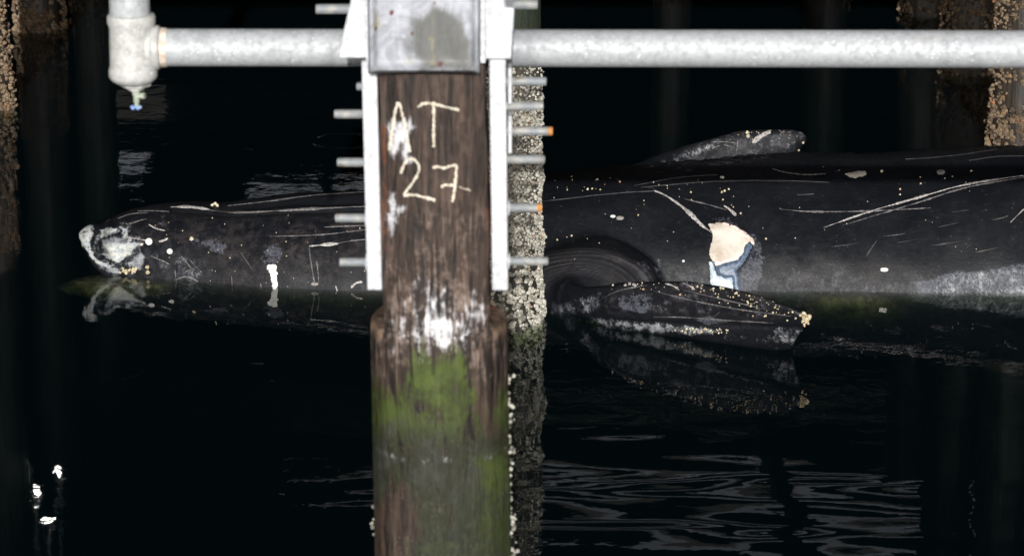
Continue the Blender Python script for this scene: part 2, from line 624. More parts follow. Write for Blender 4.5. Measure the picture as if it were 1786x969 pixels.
# the pier overhead, with added slots whose sky shows as streaks in the water
DZ = 4.30
b = MB()
b.box(-45, 45, 7.3, 21.55, DZ, DZ + .06)
b.box(-45, 45, 23.75, 32.6, DZ, DZ + .06)
b.box(-45, -5.3, 32.6, 35.0, DZ, DZ + .06)
b.box(-4.5, -3.2, 32.6, 35.0, DZ, DZ + .06)
b.box(-1.5, 45, 32.6, 35.0, DZ, DZ + .06)
b.box(-3.2, -1.5, 33.4, 35.0, DZ, DZ + .06)
b.box(-5.3, -4.5, 32.6, 33.9, DZ, DZ + .06)
b.box(-45, 45, 35.0, 60, DZ, DZ + .06)
b.box(-45, -2.0, 21.55, 23.75, DZ, DZ + .06)
b.box(-2.0, -.95, 21.55, 22.9, DZ, DZ + .06)
b.box(-.95, .2, 21.55, 22.0, DZ, DZ + .06)
b.box(-.95, .2, 22.22, 22.95, DZ, DZ + .06)
b.box(-2.0, .2, 23.15, 23.75, DZ, DZ + .06)
b.box(4.0, 45, 21.55, 23.75, DZ, DZ + .06)
for y0, y1 in ((21.85, 22.24), (22.56, 22.9), (23.24, 23.46)):
    b.box(.2, 4.0, y0, y1, DZ, DZ + .06)
for x in np.arange(-44, 45, 2.2):
    b.box(x, x + .12, 7.2, 59.5, DZ - .25, DZ - .003)
for y in (13.3, 18.2, 24.0, 28.0, 36.0, 42.0):
    b.box(-45, 45, y, y + .3, DZ - .55, DZ - .253)
tag(b.build('pier_deck', M['dark_timber'], smooth=False), kind='structure')
b = MB(); b.box(-45, 45, 60.01, 60.6, -5, DZ + .06)  # added wall, keeps the mirrored background dark
tag(b.build('sea_wall', M['dark_timber'], smooth=False), 'dark sea wall in the shade far behind the pier piles', 'wall')

# ------------------------------------------------------------------ barnacled piles
def barnacles(spots, name, mat, parent, lo=.6):
    """spots: (point, normal, radius, shade): little six sided volcanoes with an open mouth"""
    V, F, S = [], [], []
    for p, nrm, r, sh in spots:
        nrm = Vector(nrm).normalized()
        t = Vector((0, 0, 1)) if abs(nrm.z) < .9 else Vector((1, 0, 0))
        u = nrm.cross(t).normalized(); v = nrm.cross(u)
        o = len(V)
        hgt = r * random.uniform(lo, lo + .6)
        a0 = random.random() * 6
        for (rr, h) in ((1.0, -.15 * r), (.55, hgt), (.28, hgt * .35)):
            for k in range(6):
                a = a0 + k * math.pi / 3
                V.append(Vector(p) + (u * math.cos(a) + v * math.sin(a)) * r * rr * random.uniform(.85, 1.15) + nrm * h)
                S.append(sh if rr > .3 else sh * .3)
        for i in range(2):
            for k in range(6):
                k2 = (k + 1) % 6
                F.append((o + i * 6 + k, o + i * 6 + k2, o + i * 6 + 6 + k2, o + i * 6 + 6 + k))
        F.append(tuple(o + 12 + k for k in range(6)))
    b = MB(); b.add(V, F)
    ob = b.build(name, mat, parent, smooth=False)
    set_attr(ob, 'shade', S)
    return ob


def pile_mesh(x, y, r, z0, z1, seed, name, mat, parent):
    rg = np.random.default_rng(seed)
    ph = rg.random(6) * 6
    b = MB()
    n = 40
    zs = np.arange(z0, z1 + .01, .08)
    V, F = [], []
    for z in zs:
        for k in range(n):
            a = 2 * math.pi * k / n
            rr = r * (1 + .025 * math.sin(3 * a + ph[0] + z) + .02 * math.sin(7 * a + ph[1]) + .015 * math.sin(9 * z + ph[2] + 2 * a))
            V.append((x + rr * math.cos(a), y + rr * math.sin(a), z))
    for i in range(len(zs) - 1):
        for k in range(n):
            k2 = (k + 1) % n
            F.append((i * n + k, i * n + k2, (i + 1) * n + k2, (i + 1) * n + k))
    F.append(tuple(range(n))); F.append(tuple((len(zs) - 1) * n + k for k in range(n)))
    b.add(V, F)
    return b.build(name, mat, parent)


def barn_pile(px, py, r, label, mat, seed, count, rmin, rmax, ztop, group, dens=None, tmat=None):
    p = water_pt(px, py)
    x = p.x; y = p.y + r
    t = thing('barnacled_pile', (x, y, -4.8), label, 'pile', group)
    pile_mesh(x, y, r, -4.8, DZ - .56, seed, 'timber_post', tmat or M['wet_timber'], t)
    rg = random.Random(seed)
    spots = []
    patch = [(rg.uniform(0, 6.28), rg.uniform(-.3, ztop), rg.uniform(.05, .16)) for _ in range(24)]
    while len(spots) < count:
        a = rg.uniform(0, 2 * math.pi)
        z = rg.uniform(-.35, ztop)
        if rg.random() > (dens(z) if dens else 1): continue
        bare = any(((((a - pa + 3.14) % 6.28) - 3.14) * r) ** 2 + (z - pz) ** 2 < (pr * .5) ** 2 for pa, pz, pr in patch)
        if bare and rg.random() < .85: continue
        if z < .42 and math.sin(a * 9 + 2 * math.sin(z * 23)) * math.sin(z * 31 + 2 * math.sin(a * 7)) + math.sin(a * 17 + z * 40) * .5 < -.45: continue
        nrm = Vector((math.cos(a), math.sin(a), 0))
        big = 1.0 if z < .3 else .55 + .3 * rg.random() ** 3
        spots.append((Vector((x, y, z)) + nrm * (r * .985 + rg.uniform(0, .012) + .020 * max(0, math.sin(a * 5 + z * 9 + 2 * math.sin(z * 13)) * math.sin(z * 17 + a * 3 + 1))), nrm + Vector((rg.uniform(-.3, .3), rg.uniform(-.3, .3), rg.uniform(-.3, .3))),
                      rg.uniform(rmin, rmax) * big, rg.random()))
    tag(barnacles(spots, 'barnacle_crust', mat, t), kind='stuff')
    return t


barn_pile(883, 571, .165, 'pile crusted with white barnacles, standing right behind the marked pile and against the whale', M['barn_white'], 11, 11000, .0065, .0125, 1.30,
          'barnacled piles standing in the water', lambda z: .75 if z < .3 else ((1 if z < 1.12 else .4) * (.35 if .56 < z < .64 or .90 < z < .97 else 1)), M['crust_timber'])
GP = 'barnacled piles standing in the water'
barn_pile(-37, 196, .18, 'brown barnacled pile cut by the left edge of the photo', M['barn_brown'], 12, 3200, .010, .022, 1.0, GP)
barn_pile(64, 58, .165, 'brown barnacled pile just right of the pile on the left edge', M['barn_brown'], 13, 2200, .012, .024, .8, GP)
barn_pile(1785, 262, .175, 'light brown barnacled pile behind the whale at the right edge', M['barn_brown'], 14, 3200, .010, .022, 1.3, GP)
barn_pile(1692, 132, .175, 'dim barnacled pile just left of the brown pile at the right edge', M['barn_brown'], 15, 2000, .012, .024, .9, GP)
barn_pile(1614, 30, .16, 'faint shaded pile third from the right edge behind the whale', M['barn_brown'], 16, 900, .012, .024, .6, GP)
barn_pile(1448, -80, .19, 'pile in deep shade, seen as a faint reflection right of the raised far flipper', M['barn_brown'], 17, 500, .012, .024, .5, GP)
barn_pile(1176, -90, .17, 'pile in deep shade, seen as a faint reflection above the far flipper', M['barn_brown'], 18, 500, .012, .024, .5, GP)
barn_pile(155, -30, .17, 'shaded pile beside the left end of the grey pipe', M['barn_brown'], 19, 500, .012, .024, .5, GP)

# ------------------------------------------------------------------ the marked pile
PY = 7.0
p0 = atY(765, 560, PY)
PX = p0.x
ZS = atY(765, 553, PY).z                 # shoulder height


def pxx(px, py, Y=PY): return atY(px, py, Y).x
def pzz(py, Y=PY): return atY(893, py, Y).z


pile = thing('marked_pile', (PX, PY, -4.8), 'tall timber pile chalked AT 27 with white side plates, bolts and green algae below', 'pile')


def lean(z): return PX - .010 * (z - ZS)


n = 220
zlist = list(np.arange(-4.8, 1.2, .3)) + list(np.arange(1.2, ZS - .02, .006)) + [ZS - .012, ZS - .004, ZS] + [ZS + .0005] + list(np.arange(ZS + .006, 2.95, .006)) + [3.1, DZ - .003]
V, F = [], []
HWL, HWR = .136, .132
for i, z in enumerate(zlist):
    up = z > ZS + .0002
    rr0 = .1765 * (1 + .03 * (ZS - max(z, 1.0)))
    if not up and z > ZS - .02: rr0 -= .006 * (1 - (ZS - z) / .02) ** 2
    for k in range(n):
        a = 2 * math.pi * k / n
        rr = rr0 * (1 + .006 * math.sin(5 * a + 1.3) + .004 * math.sin(11 * a + 2 * z) + .003 * math.sin(23 * a))
        x, y = rr * math.cos(a), rr * math.sin(a)
        if up:
            w_ = .003 * math.sin(9 * z) + .002 * math.sin(31 * z + 1)
            x = max(-HWL - w_, min(HWR + w_, x))
        V.append((lean(z) + x, PY + y, z + (.004 * math.sin(3 * a) if not up and z > ZS - .02 else 0)))
for i in range(len(zlist) - 1):
    for k in range(n):
        k2 = (k + 1) % n
        F.append((i * n + k, i * n + k2, (i + 1) * n + k2, (i + 1) * n + k))
F.append(tuple(range(n))); F.append(tuple((len(zlist) - 1) * n + k for k in range(n)))
b = MB(); b.add(V, F)
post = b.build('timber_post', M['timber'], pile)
W = wverts(post)
qx, qy = proj(W)
front = W[:, 1] < PY + .06
paint_and_glare = np.zeros(len(W))
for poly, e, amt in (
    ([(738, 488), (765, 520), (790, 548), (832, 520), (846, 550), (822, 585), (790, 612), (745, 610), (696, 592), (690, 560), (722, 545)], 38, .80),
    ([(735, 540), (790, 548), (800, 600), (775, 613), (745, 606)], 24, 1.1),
    ([(676, 212), (716, 207), (724, 222), (716, 235), (712, 262), (720, 282), (702, 292), (699, 250), (692, 278), (679, 276)], 9, 1.05),  # wet glare whitened into the mask, here and in the next patch
    ([(681, 335), (690, 335), (693, 358), (710, 364), (700, 374), (691, 372), (690, 408), (681, 420), (676, 380)], 8, 1.0)):
    paint_and_glare = np.maximum(paint_and_glare, amt * soft(qx, qy, poly, e))
zr = pzz(806, PY - .18)
paint_and_glare = np.maximum(paint_and_glare, .24 * np.exp(-((W[:, 2] - zr - .004 * np.sin(qx * .05)) / .007) ** 2))
set_attr(post, 'paint', paint_and_glare * front)
top = 660 + 22 * np.sin(qx * .031) + 14 * np.sin(qx * .083 + 1) - 34 * np.exp(-((qx - 770) / 60) ** 2) + 40 * np.exp(-((qx - 850) / 22) ** 2)
alg = sstep(-45, 45, qy - top) * (1 - .85 * soft(qx, qy, [(640, 850), (700, 860), (730, 930), (700, 1200), (640, 1200)], 30)) * (1 - .5 * soft(qx, qy, [(825, 640), (860, 640), (875, 760), (850, 770), (830, 720)], 12))
set_attr(post, 'algae', alg)
set_attr(post, 'deep', sstep(780, 900, qy) * .75)
set_attr(post, 'slime', sstep(690, 790, qy) * (1 - .75 * soft(qx, qy, [(830, 800), (900, 780), (900, 1000), (850, 960)], 30)))
set_attr(post, 'rim', np.exp(-((W[:, 2] - ZS + .010) / .016) ** 2) * (np.hypot(W[:, 0] - lean(W[:, 2]), W[:, 1] - PY) > .150) * (np.abs(W[:, 0] - PX) > .1385))  # lit shoulder edge, lightened in the colour
set_attr(post, 'scuff', np.clip(.8 * np.exp(-((W[:, 2] - ZS + .02) / .035) ** 2) + sstep(360, 400, qy) * 1.0 * (1 - sstep(640, 700, qy)) + .2, 0, 1))  # scuffs, with the lit shoulder edge painted in too
edge = np.maximum(soft(qx, qy, [(664, 220), (676, 220), (678, 440), (668, 440)], 6), soft(qx, qy, [(848, 300), (857, 300), (870, 560), (850, 560)], 8))
edge = np.maximum(edge, .55 * soft(qx, qy, [(640, 850), (690, 870), (690, 1100), (640, 1100)], 40))
set_attr(post, 'rust', edge)

# side plates
def side_plate(x0, x1, y_top, y_bot, lab=None):
    b = MB()
    zt, zb = pzz(y_top, 6.88), pzz(y_bot, 6.88)
    b.box(x0, x1, 6.885, 7.12, zb, zt)
    b.v = [(x + lean(z) - PX + .003, y, z) for x, y, z in b.v]
    return b.build('side_plate', M['plate'], pile, bevel=.004)


xl1 = PX - .1385 - .002; xl0 = pxx(636, 300, 6.885)
xr0 = PX + .1345 + .002; xr1 = pxx(885, 300, 6.885)
pl = side_plate(xl0, xl1, 108, 507)
pr = side_plate(xr0, xr1, 104, 508)
for (ya, yb) in ((119, 182), (203, 268)):
    b = MB(); b.box(xr1 + .0015, xr1 + .011, 6.93, 7.05, pzz(yb, 6.93), pzz(ya, 6.93))
    b.build('washer', M['plate'], pr, bevel=.002)
for yy in (362, 455):
    b = MB(); zc = pzz(yy, 6.98); b.lathe([(.021, 0), (.021, .004)], (xr1 + .0015, 6.98, zc), (1, 0, 0), 20)
    b.build('washer', M['plate'], pr)
for yy in (199, 283, 380, 457):
    b = MB(); zc = pzz(yy, 6.98); b.lathe([(.021, 0), (.021, .004)], (xl0 - .0015, 6.98, zc), (-1, 0, 0), 20)
    b.build('washer', M['plate'], pl)


def rod(pxa, pxb, py, Y=6.98, r=.0112, rusty=False, tilt=0.0):
    xa, xb = pxx(pxa, py, Y), pxx(pxb, py, Y)
    z = pzz(py, Y)
    b = MB()
    L = abs(xb - xa); sg = 1 if xb > xa else -1
    ax = (sg, 0, tilt)
    b.lathe([(r, 0), (r, L - .014), (r * .98, L - .012)], (xa, Y, z), ax, 20, 0)
    aa = Vector(ax).normalized()
    b.lathe([(r * .97, 0), (r * .97, .010), (r * .8, .012)], Vector((xa, Y, z)) + aa * (L - .0119), ax, 20, 1)
    return b.build('threaded_rod', [M['rod'], M['rust'] if rusty else M['rod']], pile)


for a in ((640, 583, 199), (640, 588, 283), (640, 585, 380), (640, 592, 457)):
    rod(*a)
rod(640, 622, 151, 7.06, .0105)
for a in ((880, 953, 142), (880, 947, 185), (880, 950, 278), (880, 956, 455)):
    rod(*a)
rod(880, 964, 228, rusty=True, tilt=-.01)
rod(880, 945, 362, rusty=True)

# cap: a steel tray over the head of the pile
CY = 6.79
cx0, cx1 = pxx(641, 70, CY), pxx(838, 70, CY)
cz0 = pzz(131, CY); cz1 = DZ - .004
b = MB()
nx, nz = 70, 130
V, F = [], []
for j in range(nz + 1):
    for i in range(nx + 1):
        x = cx0 + (cx1 - cx0) * i / nx
        z = cz0 + (cz1 - cz0) * j / nz
        e = min(x - cx0, cx1 - x, z - cz0)
        lip = .016 * math.exp(-((e - .010) / .0085) ** 2) - (.006 if e < .002 else 0)
        V.append((x, CY + .012 - lip + .0015 * math.sin(x * 70) * math.sin(z * 33), z - (.004 * (1 - (abs(2 * i / nx - 1)) ** 4) if j == 0 else 0) * 0))
for j in range(nz):
    for i in range(nx):
        o = j * (nx + 1) + i
        F.append((o, o + 1, o + nx + 2, o + nx + 1))
b.add(V, F)
capm = b.build('cap_plate', M['cap'], pile, angle=80)
sm = capm.modifiers.new('thick', 'SOLIDIFY'); sm.thickness = .014; sm.offset = -1
W = wverts(capm); qx, qy = proj(W)
set_attr(capm, 'grey', np.maximum(soft(qx, qy, [(725, 40), (770, 20), (800, 40), (815, 70), (812, 112), (740, 116), (722, 80)], 34), .6 * sstep(122, 132, qy)))
set_attr(capm, 'stain', np.maximum.reduce([.6 * soft(qx, qy, [(742, 20), (758, 20), (762, 80), (775, 112), (750, 114)], 9),
                                           .8 * soft(qx, qy, [(645, 10), (665, 15), (668, 50), (650, 55)], 8), .55 * soft(qx, qy, [(690, 100), (790, 104), (780, 118), (690, 118)], 6)]))
rs = np.zeros(len(W))
for (a, c_, r_) in ((683, 20, 5.5), (758, 9, 5), (719, 62, 5), (693, 46, 3.5), (655, 48, 4), (768, 112, 5)):
    rs = np.maximum(rs, 1.25 - 1.25 * sstep(r_ * .5, r_ * 1.3, np.hypot(qx - a, qy - c_)))
set_attr(capm, 'rust', rs)

# pipe brackets either side
PIPEY = 7.245


def bracket(pts, Y=6.862):
    b = MB()
    b.prism([(pxx(x, y, Y), pzz(y, Y)) for x, y in pts], Y, 7.185)
    return b.build('pipe_bracket', M['plate'], pile, bevel=.004)


bracket([(590, 102), (646, 102), (646, -140), (628, -140), (612, 0), (600, 52)])
bracket([(832, 104), (892, 104), (896, 40), (897, 14), (880, 14), (872, -140), (832, -140)])
for (pa, pb, yy) in ((646, 551, 16), (832, 938, 8)):
    rod(pa, pb, yy, 7.10, .0125)
for (pa, pb, yy) in ((640, 620, 16), (846, 860, 10)):
    b = MB(); b.lathe([(.018, 0), (.018, abs(pxx(pa, yy, 7.10) - pxx(pb, yy, 7.10)))], (pxx(min(pa, pb), yy, 7.10), 7.10, pzz(yy, 7.10)), (1, 0, 0), 6)
    b.build('nut', M['plate'], pile, bevel=.002)
# raised inner strips of the cap sides
b = MB(); b.box(cx0 - .006, cx0 + .0015, CY + .02, 7.15, cz0 + .02, cz1 - .01)
b.box(cx1 - .0015, cx1 + .012, CY + .02, 7.15, cz0 + .025, cz1 - .01)
b.build('cap_side', M['plate'], pile, bevel=.002)

# chalk marks on the face of the timber
dg = bpy.context.evaluated_depsgraph_get()
bvh_post = BVHTree.FromPolygons([tuple(p) for p in wverts(post)], [tuple(p.vertices) for p in post.data.polygons])


def cast(bvh, px, py):
    h = bvh.ray_cast(CAMP, ray(px, py).normalized(), 60)
    return (h[0], h[1]) if h[0] is not None else (None, None)


def resample(pts, step):
    out = []
    for i in range(len(pts) - 1):
        a, b_ = np.array(pts[i], float), np.array(pts[i + 1], float)
        k = max(1, int(np.hypot(*(b_ - a)[:2]) / step))
        for j in range(k):
            out.append(a + (b_ - a) * j / k)
    out.append(np.array(pts[-1], float))
    return out


def smooth_pts(pts, it=2):
    P = [np.array(p, float) for p in pts]
    for _ in range(it):
        Q = [P[0]]
        for i in range(len(P) - 1):
            Q += [P[i] * .75 + P[i + 1] * .25, P[i] * .25 + P[i + 1] * .75]
        Q.append(P[-1]); P = Q
    return P


def strip(mb, bvh, pts, w0, w1=None, jit=.15, lift=.002, step=3.0, smooth=2, taper=True, mi=0, rag=0.0):
    """a thin raised ribbon lying on a surface, along a traced line"""
    w1 = w0 if w1 is None else w1
    P = resample(smooth_pts(pts, smooth) if smooth else pts, step)
    n_ = len(P)
    f1, f2, f3 = random.random() * 6, random.random() * 6, random.uniform(.05, .12)
    rows = []
    for i, p in enumerate(P):
        a = P[max(0, i - 1)]; c_ = P[min(n_ - 1, i + 1)]
        t = (c_ - a)[:2]; t = t / (np.hypot(*t) + 1e-9)
        nn = np.array([-t[1], t[0]])
        f = i / max(1, n_ - 1)
        wd = w0 + (w1 - w0) * f
        if taper: wd *= min(1, .25 + 3.5 * f, .25 + 3.5 * (1 - f))
        wd *= random.uniform(1 - jit, 1 + jit)
        if taper: wd *= .78 + .34 * math.sin(i * step * f3 + f1) + .2 * math.sin(i * step * f3 * 2.7 + f2)
        o = nn * random.uniform(-rag, rag)
        row = []
        for s_, l_ in ((-1, .0003), (-.45, lift), (.45, lift), (1, .0003)):
            q = p[:2] + nn * wd * .5 * s_ + o
            h, nm = cast(bvh, q[0], q[1])
            if h is None: row = None; break
            if nm.dot(ray(q[0], q[1])) > 0: nm = -nm
            row.append(h + nm * l_)
        rows.append(row)
    for i in range(n_ - 1):
        A, B = rows[i], rows[i + 1]
        if A is None or B is None: continue
        if (A[0] - B[0]).length > .12: continue
        mb.add(A + B, [(0, 1, 5, 4), (1, 2, 6, 5), (2, 3, 7, 6)], mi)


letters = {
    'A': [[(679, 262), (684, 225), (690, 190), (695, 176), (702, 198), (708, 228), (715, 265)]],
    'T': [[(729, 187), (738, 180), (756, 181), (775, 186), (800, 192)], [(756, 178), (757, 210), (756, 240), (757, 256)]],
    '2': [[(699, 302), (704, 288), (713, 276), (726, 280), (733, 293), (726, 310), (711, 330), (704, 341)], [(704, 341), (722, 339), (740, 344), (759, 349)]],
    '7': [[(755, 293), (766, 290), (776, 294), (788, 288), (798, 289)], [(797, 287), (795, 312), (792, 335), (789, 352)], [(769, 325), (782, 322), (796, 325)], [(800, 326), (820, 332)]],
}
for ch, strokes in letters.items():
    b = MB()
    for s_ in strokes:
        strip(b, bvh_post, s_, 4.3 if s_[0] != (800, 326) else 2.0, jit=.5, lift=.0022, step=1.8, smooth=1, taper=False, rag=.9)
    b.build('chalk_mark', M['chalk'], pile)
# barnacles on the back edge of the marked pile
spots = []
for _ in range(1500):
    right = random.random() < .85
    a = random.uniform(-.15, 1.5) if right else random.uniform(2.5, 3.3)
    z = random.uniform(.6, 1.84 if right else 1.5)
    if not right and random.random() < .6: continue
    dense = math.sin(z * 37 + 2 * math.sin(z * 11)) + math.sin(a * 9 + z * 5)
    if dense < random.uniform(-1.0, .6): continue
    nrm = Vector((math.cos(a), math.sin(a), 0))
    rr = .1765 * (1 + .03 * (ZS - z))
    spots.append((Vector((lean(z), PY, z)) + nrm * (rr - .001 + random.uniform(0, .010) * max(0, dense)), nrm + Vector((0, 0, random.uniform(-.4, .4))), random.uniform(.0025, .0068), random.random() * .75))
tag(barnacles(spots, 'barnacle_crust', M['barn_white'], pile), kind='stuff')

# ------------------------------------------------------------------ the galvanised pipe
tx = pxx(231, 90, PIPEY)
zp = pzz(83, PIPEY)
zpr = pzz(86, PIPEY)
pipe = thing('steel_pipe', (tx, PIPEY, zp), 'grey galvanised pipe running level behind the marked pile, ending in a tee with tap', 'pipe')
b = MB()
xa, xb = pxx(280, 83, PIPEY), pxx(1786, 83, PIPEY) + 1.6
L = xb - xa
sl_ = (zpr - zp) / (pxx(1786, 83, PIPEY) - xa)
b.lathe([(.0485, 0), (.0485, L)], (xa, PIPEY, zp), (1, 0, sl_), 40)
b.build('pipe_run', M['galv'], pipe)


def zrel(py): return pzz(py, PIPEY)


def lz(prof, mat, name, par, cx=231, n=36):
    """vertical lathe: (half width in px, py)"""
    b = MB()
    k = .0001 + 1 / (FPX / (PIPEY * ct + (CAM_H - zp) * st))
    x = pxx(cx, 90, PIPEY)
    pr_ = sorted([(r * k, zrel(y)) for r, y in prof], key=lambda q: q[1])
    b.lathe([(r, z - pr_[0][1]) for r, z in pr_], (x, PIPEY, pr_[0][1]), (0, 0, 1), n)
    return b.build(name, mat, par)


lz([(33, -210), (33, 30)], M['galv'], 'riser_pipe', pipe, 229)
tee = lz([(31, 24), (38, 26), (39.5, 30), (39.5, 40), (37.5, 45), (36.5, 50), (37, 85), (37.5, 114), (39, 119), (40, 122), (40, 132), (37, 138), (31, 143), (26, 146)], M['galv_cast'], 'tee_fitting', pipe)
b = MB()
k = 1 / (FPX / (PIPEY * ct + (CAM_H - zp) * st))
x1 = pxx(262, 83, PIPEY)
b.lathe([(.050, 0), (.051, .012), (.056, .016), (.0575, .022), (.0575, .030), (.055, .034), (.052, .036)], (pxx(256, 83, PIPEY), PIPEY, zp), (1, 0, 0), 36)
b.build('tee_collar', M['galv_cast'], tee)
b = MB(); b.lathe([(.0505, 0), (.0515, .004), (.0505, .014), (.049, .017)], (pxx(281, 83, PIPEY), PIPEY, zp), (1, 0, 0), 36)
b.build('joint_ring', M['tape'], pipe)
b = MB(); b.lathe([(.0475, 0), (.0482, .004), (.0475, .006)], (pxx(229, 27, PIPEY), PIPEY, zrel(27)), (0, 0, 1), 36)
b.build('joint_ring', M['tape'], pipe)
lz([(26, 143), (25, 150), (14, 153), (13, 157)], M['galv_cast'], 'plug', pipe, 234, 6)
val = lz([(7.5, 153), (7, 164), (5.5, 166), (5, 178), (4, 180), (4, 187)], M['brass'], 'drain_tap', pipe, 235, 16)
b = MB()
vx = pxx(238, 167, PIPEY)
b.lathe([(.006, 0), (.006, .014), (.0085, .015), (.0085, .024)], (vx, PIPEY - .004, zrel(168)), (1, -.25, .18), 12)
b.build('spout', M['brass'], val)
b = MB()
vx = pxx(237, 188, PIPEY)
for k_ in range(5):
    a = k_ * 2 * math.pi / 5 + .3
    b.lathe([(.0025, 0), (.0045, .004), (.0045, .011), (.002, .013)], (vx + .002 * math.cos(a), PIPEY + .002 * math.sin(a), zrel(187)), (math.cos(a), math.sin(a), -.1), 8)
b.build('tap_handle', M['blue'], val)

# ------------------------------------------------------------------ the whale
c14, s14 = math.cos(R(14.3)), math.sin(R(14.3))
ST = []                                            # x, yc, zc, a (half width), b (half height)
for px, yt, yb, yc in ((136.5, 405, 417, 14.36), (140, 399, 427, 14.37), (148, 394, 440, 14.38), (158, 392, 455, 14.40), (168, 390, 466, 14.42), (178, 387, 473, 14.44)):
    T, B = atY(px, yt, yc), atY(px, yb, yc)
    hb = (T.z - B.z) / 2
    ST.append((T.x, yc, (T.z + B.z) / 2, hb * 1.05, hb))
for px, yt, yw, k_, r_ in ((200, 373, 477, .05, .95), (216, 365, 480, .08, .95), (250, 357, 484, .12, .95), (300, 353, 488, .15, .95), (360, 354, 493, .18, .95), (420, 350, 497, .20, .95),
                           (480, 342, 501, .22, .95), (560, 336, 505, .24, .95), (640, 331, 508, .25, .95), (800, 317, 510, .25, .95), (950, 306, 510, .25, .95), (1100, 292, 509, .25, .95),
                           (1200, 281, 508, .25, .95), (1300, 272, 508, .25, .95), (1400, 267, 508, .25, .95), (1500, 266, 508, .25, .95), (1600, 264, 509, .25, .95), (1700, 258, 510, .25, .95), (1786, 254, 511, .25, .95)):
    g = water_pt(px, yw)
    D = (yw - yt) / (FPX / 14.9)
    a = D / (-k_ * r_ * c14 + math.sqrt(1 - k_ * k_) * s14 + math.sqrt((r_ * c14) ** 2 + s14 ** 2))
    ST.append((g.x, g.y + a * math.sqrt(1 - k_ * k_), -k_ * a * r_, a, a * r_))
ST += [(3.3, 14.84, -.22, .77, .74), (4.2, 14.9, -.28, .62, .64), (5.1, 14.98, -.32, .42, .50), (5.9, 15.05, -.34, .24, .36), (6.4, 15.1, -.35, .10, .2), (6.5, 15.1, -.35, .03, .06)]
ST = np.array(ST)
xs = np.concatenate([np.linspace(ST[0, 0], ST[6, 0], 22)[:-1], np.linspace(ST[6, 0], ST[-1, 0], 150)])
sm_ = np.array([np.interp(xs, ST[:, 0], ST[:, j]) for j in range(1, 5)]).T
ker = np.array([1, 2, 3, 2, 1.]) / 9
for j in range(4):
    s2 = np.convolve(np.pad(sm_[:, j], 2, mode='edge'), ker, 'valid')
    sm_[20:, j] = s2[20:]
n = 96
V, F = [], []
for i, x in enumerate(xs):
    yc, zc, a, bb = sm_[i]
    for k in range(n):
        t = 2 * math.pi * k / n
        V.append((x, yc + a * math.cos(t), zc + bb * math.sin(t)))
for i in range(len(xs) - 1):
    for k in range(n):
        k2 = (k + 1) % n
        F.append((i * n + k, i * n + k2, (i + 1) * n + k2, (i + 1) * n + k))
F.append(tuple(range(n))); F.append(tuple((len(xs) - 1) * n + k for k in range(n)))
wb = MB(); wb.add(V, F)


def ellipsoid(mb, c, r, n=32, m_=20, rot=None):
    V, F = [], []
    for i in range(m_ + 1):
        th_ = math.pi * i / m_
        for k in range(n):
            ph = 2 * math.pi * k / n
            p = Vector((r[0] * math.sin(th_) * math.cos(ph), r[1] * math.sin(th_) * math.sin(ph), r[2] * math.cos(th_)))
            if rot: p = rot @ p
            V.append(Vector(c) + p)
    for i in range(m_):
        for k in range(n):
            k2 = (k + 1) % n
            F.append((i * n + k, i * n + k2, (i + 1) * n + k2, (i + 1) * n + k))
    mb.add(V, F)


# submerged lower jaw, shoulder of the near flipper
pj = water_pt(225, 486)
ellipsoid(wb, (pj.x, 14.42, -.085), (.40, .17, .062))
psx = water_pt(1035, 505).x
ellipsoid(wb, (psx, 14.02, -.01), (.36, .34, .285))


def flipper(mb, rows, n=28, sub=6):
    """rows: upper edge point, lower edge point, thickness, crown (which side is fuller)"""
    P = []
    for i in range(len(rows) - 1):
        for j in range(sub):
            f = j / sub
            P.append([rows[i][q] * (1 - f) + rows[i + 1][q] * f for q in range(3)])
    P.append(list(rows[-1]))
    V, F = [], []
    for U, Lo, th_ in P:
        c_ = (U + Lo) / 2; h = (U - Lo) / 2
        nn = Vector((1, 0, 0)).cross(h).normalized()
        for k in range(n):
            a = 2 * math.pi * k / n
            cc = math.cos(a); ss = math.sin(a)
            V.append(c_ + h * cc + nn * (th_ / 2) * (abs(ss) ** .85) * (1 if ss > 0 else -1) * (1 - .25 * cc))
    for i in range(len(P) - 1):
        for k in range(n):
            k2 = (k + 1) % n
            F.append((i * n + k, i * n + k2, (i + 1) * n + k2, (i + 1) * n + k))
    F.append(tuple(range(n))); F.append(tuple((len(P) - 1) * n + k for k in range(n)))
    mb.add(V, F)


NF = [(930, 475, 14.30, 535, 14.15, .24), (985, 478, 13.75, 552, 13.66, .20), (1030, 490, 13.50, 562, 13.55, .16), (1070, 494, 13.38, 570, 13.48, .14), (1120, 492, 13.30, 576, 13.40, .13), (1200, 490, 13.18, 588, 13.30, .12),
      (1260, 499, 13.08, 597, 13.22, .11), (1310, 511, 13.00, 604, 13.16, .10), (1350, 524, 12.95, 609, 13.12, .09), (1378, 535, 12.91, 606, 13.08, .08), (1396, 543, 12.90, 577, 12.98, .065), (1408, 549, 12.89, 563, 12.92, .045), (1414, 552, 12.89, 559, 12.90, .02)]
flipper(wb, [(atY(px, yu, Yu), atY(px, yl, Yl), th_) for px, yu, Yu, yl, Yl, th_ in NF])
FFp = [(1060, 312, 15.35, 325, 15.30, .10), (1105, 290, 15.55, 318, 15.45, .10), (1150, 268, 15.66, 316, 15.55, .12), (1200, 250, 15.72, 316, 15.68, .13), (1250, 236, 15.76, 316, 15.74, .13), (1290, 227, 15.78, 316, 15.78, .13),
       (1345, 225, 15.80, 316, 15.80, .12), (1382, 225, 15.80, 300, 15.82, .10), (1396, 227, 15.80, 262, 15.82, .07), (1405, 231, 15.80, 250, 15.82, .05), (1410, 238, 15.80, 246, 15.82, .02)]
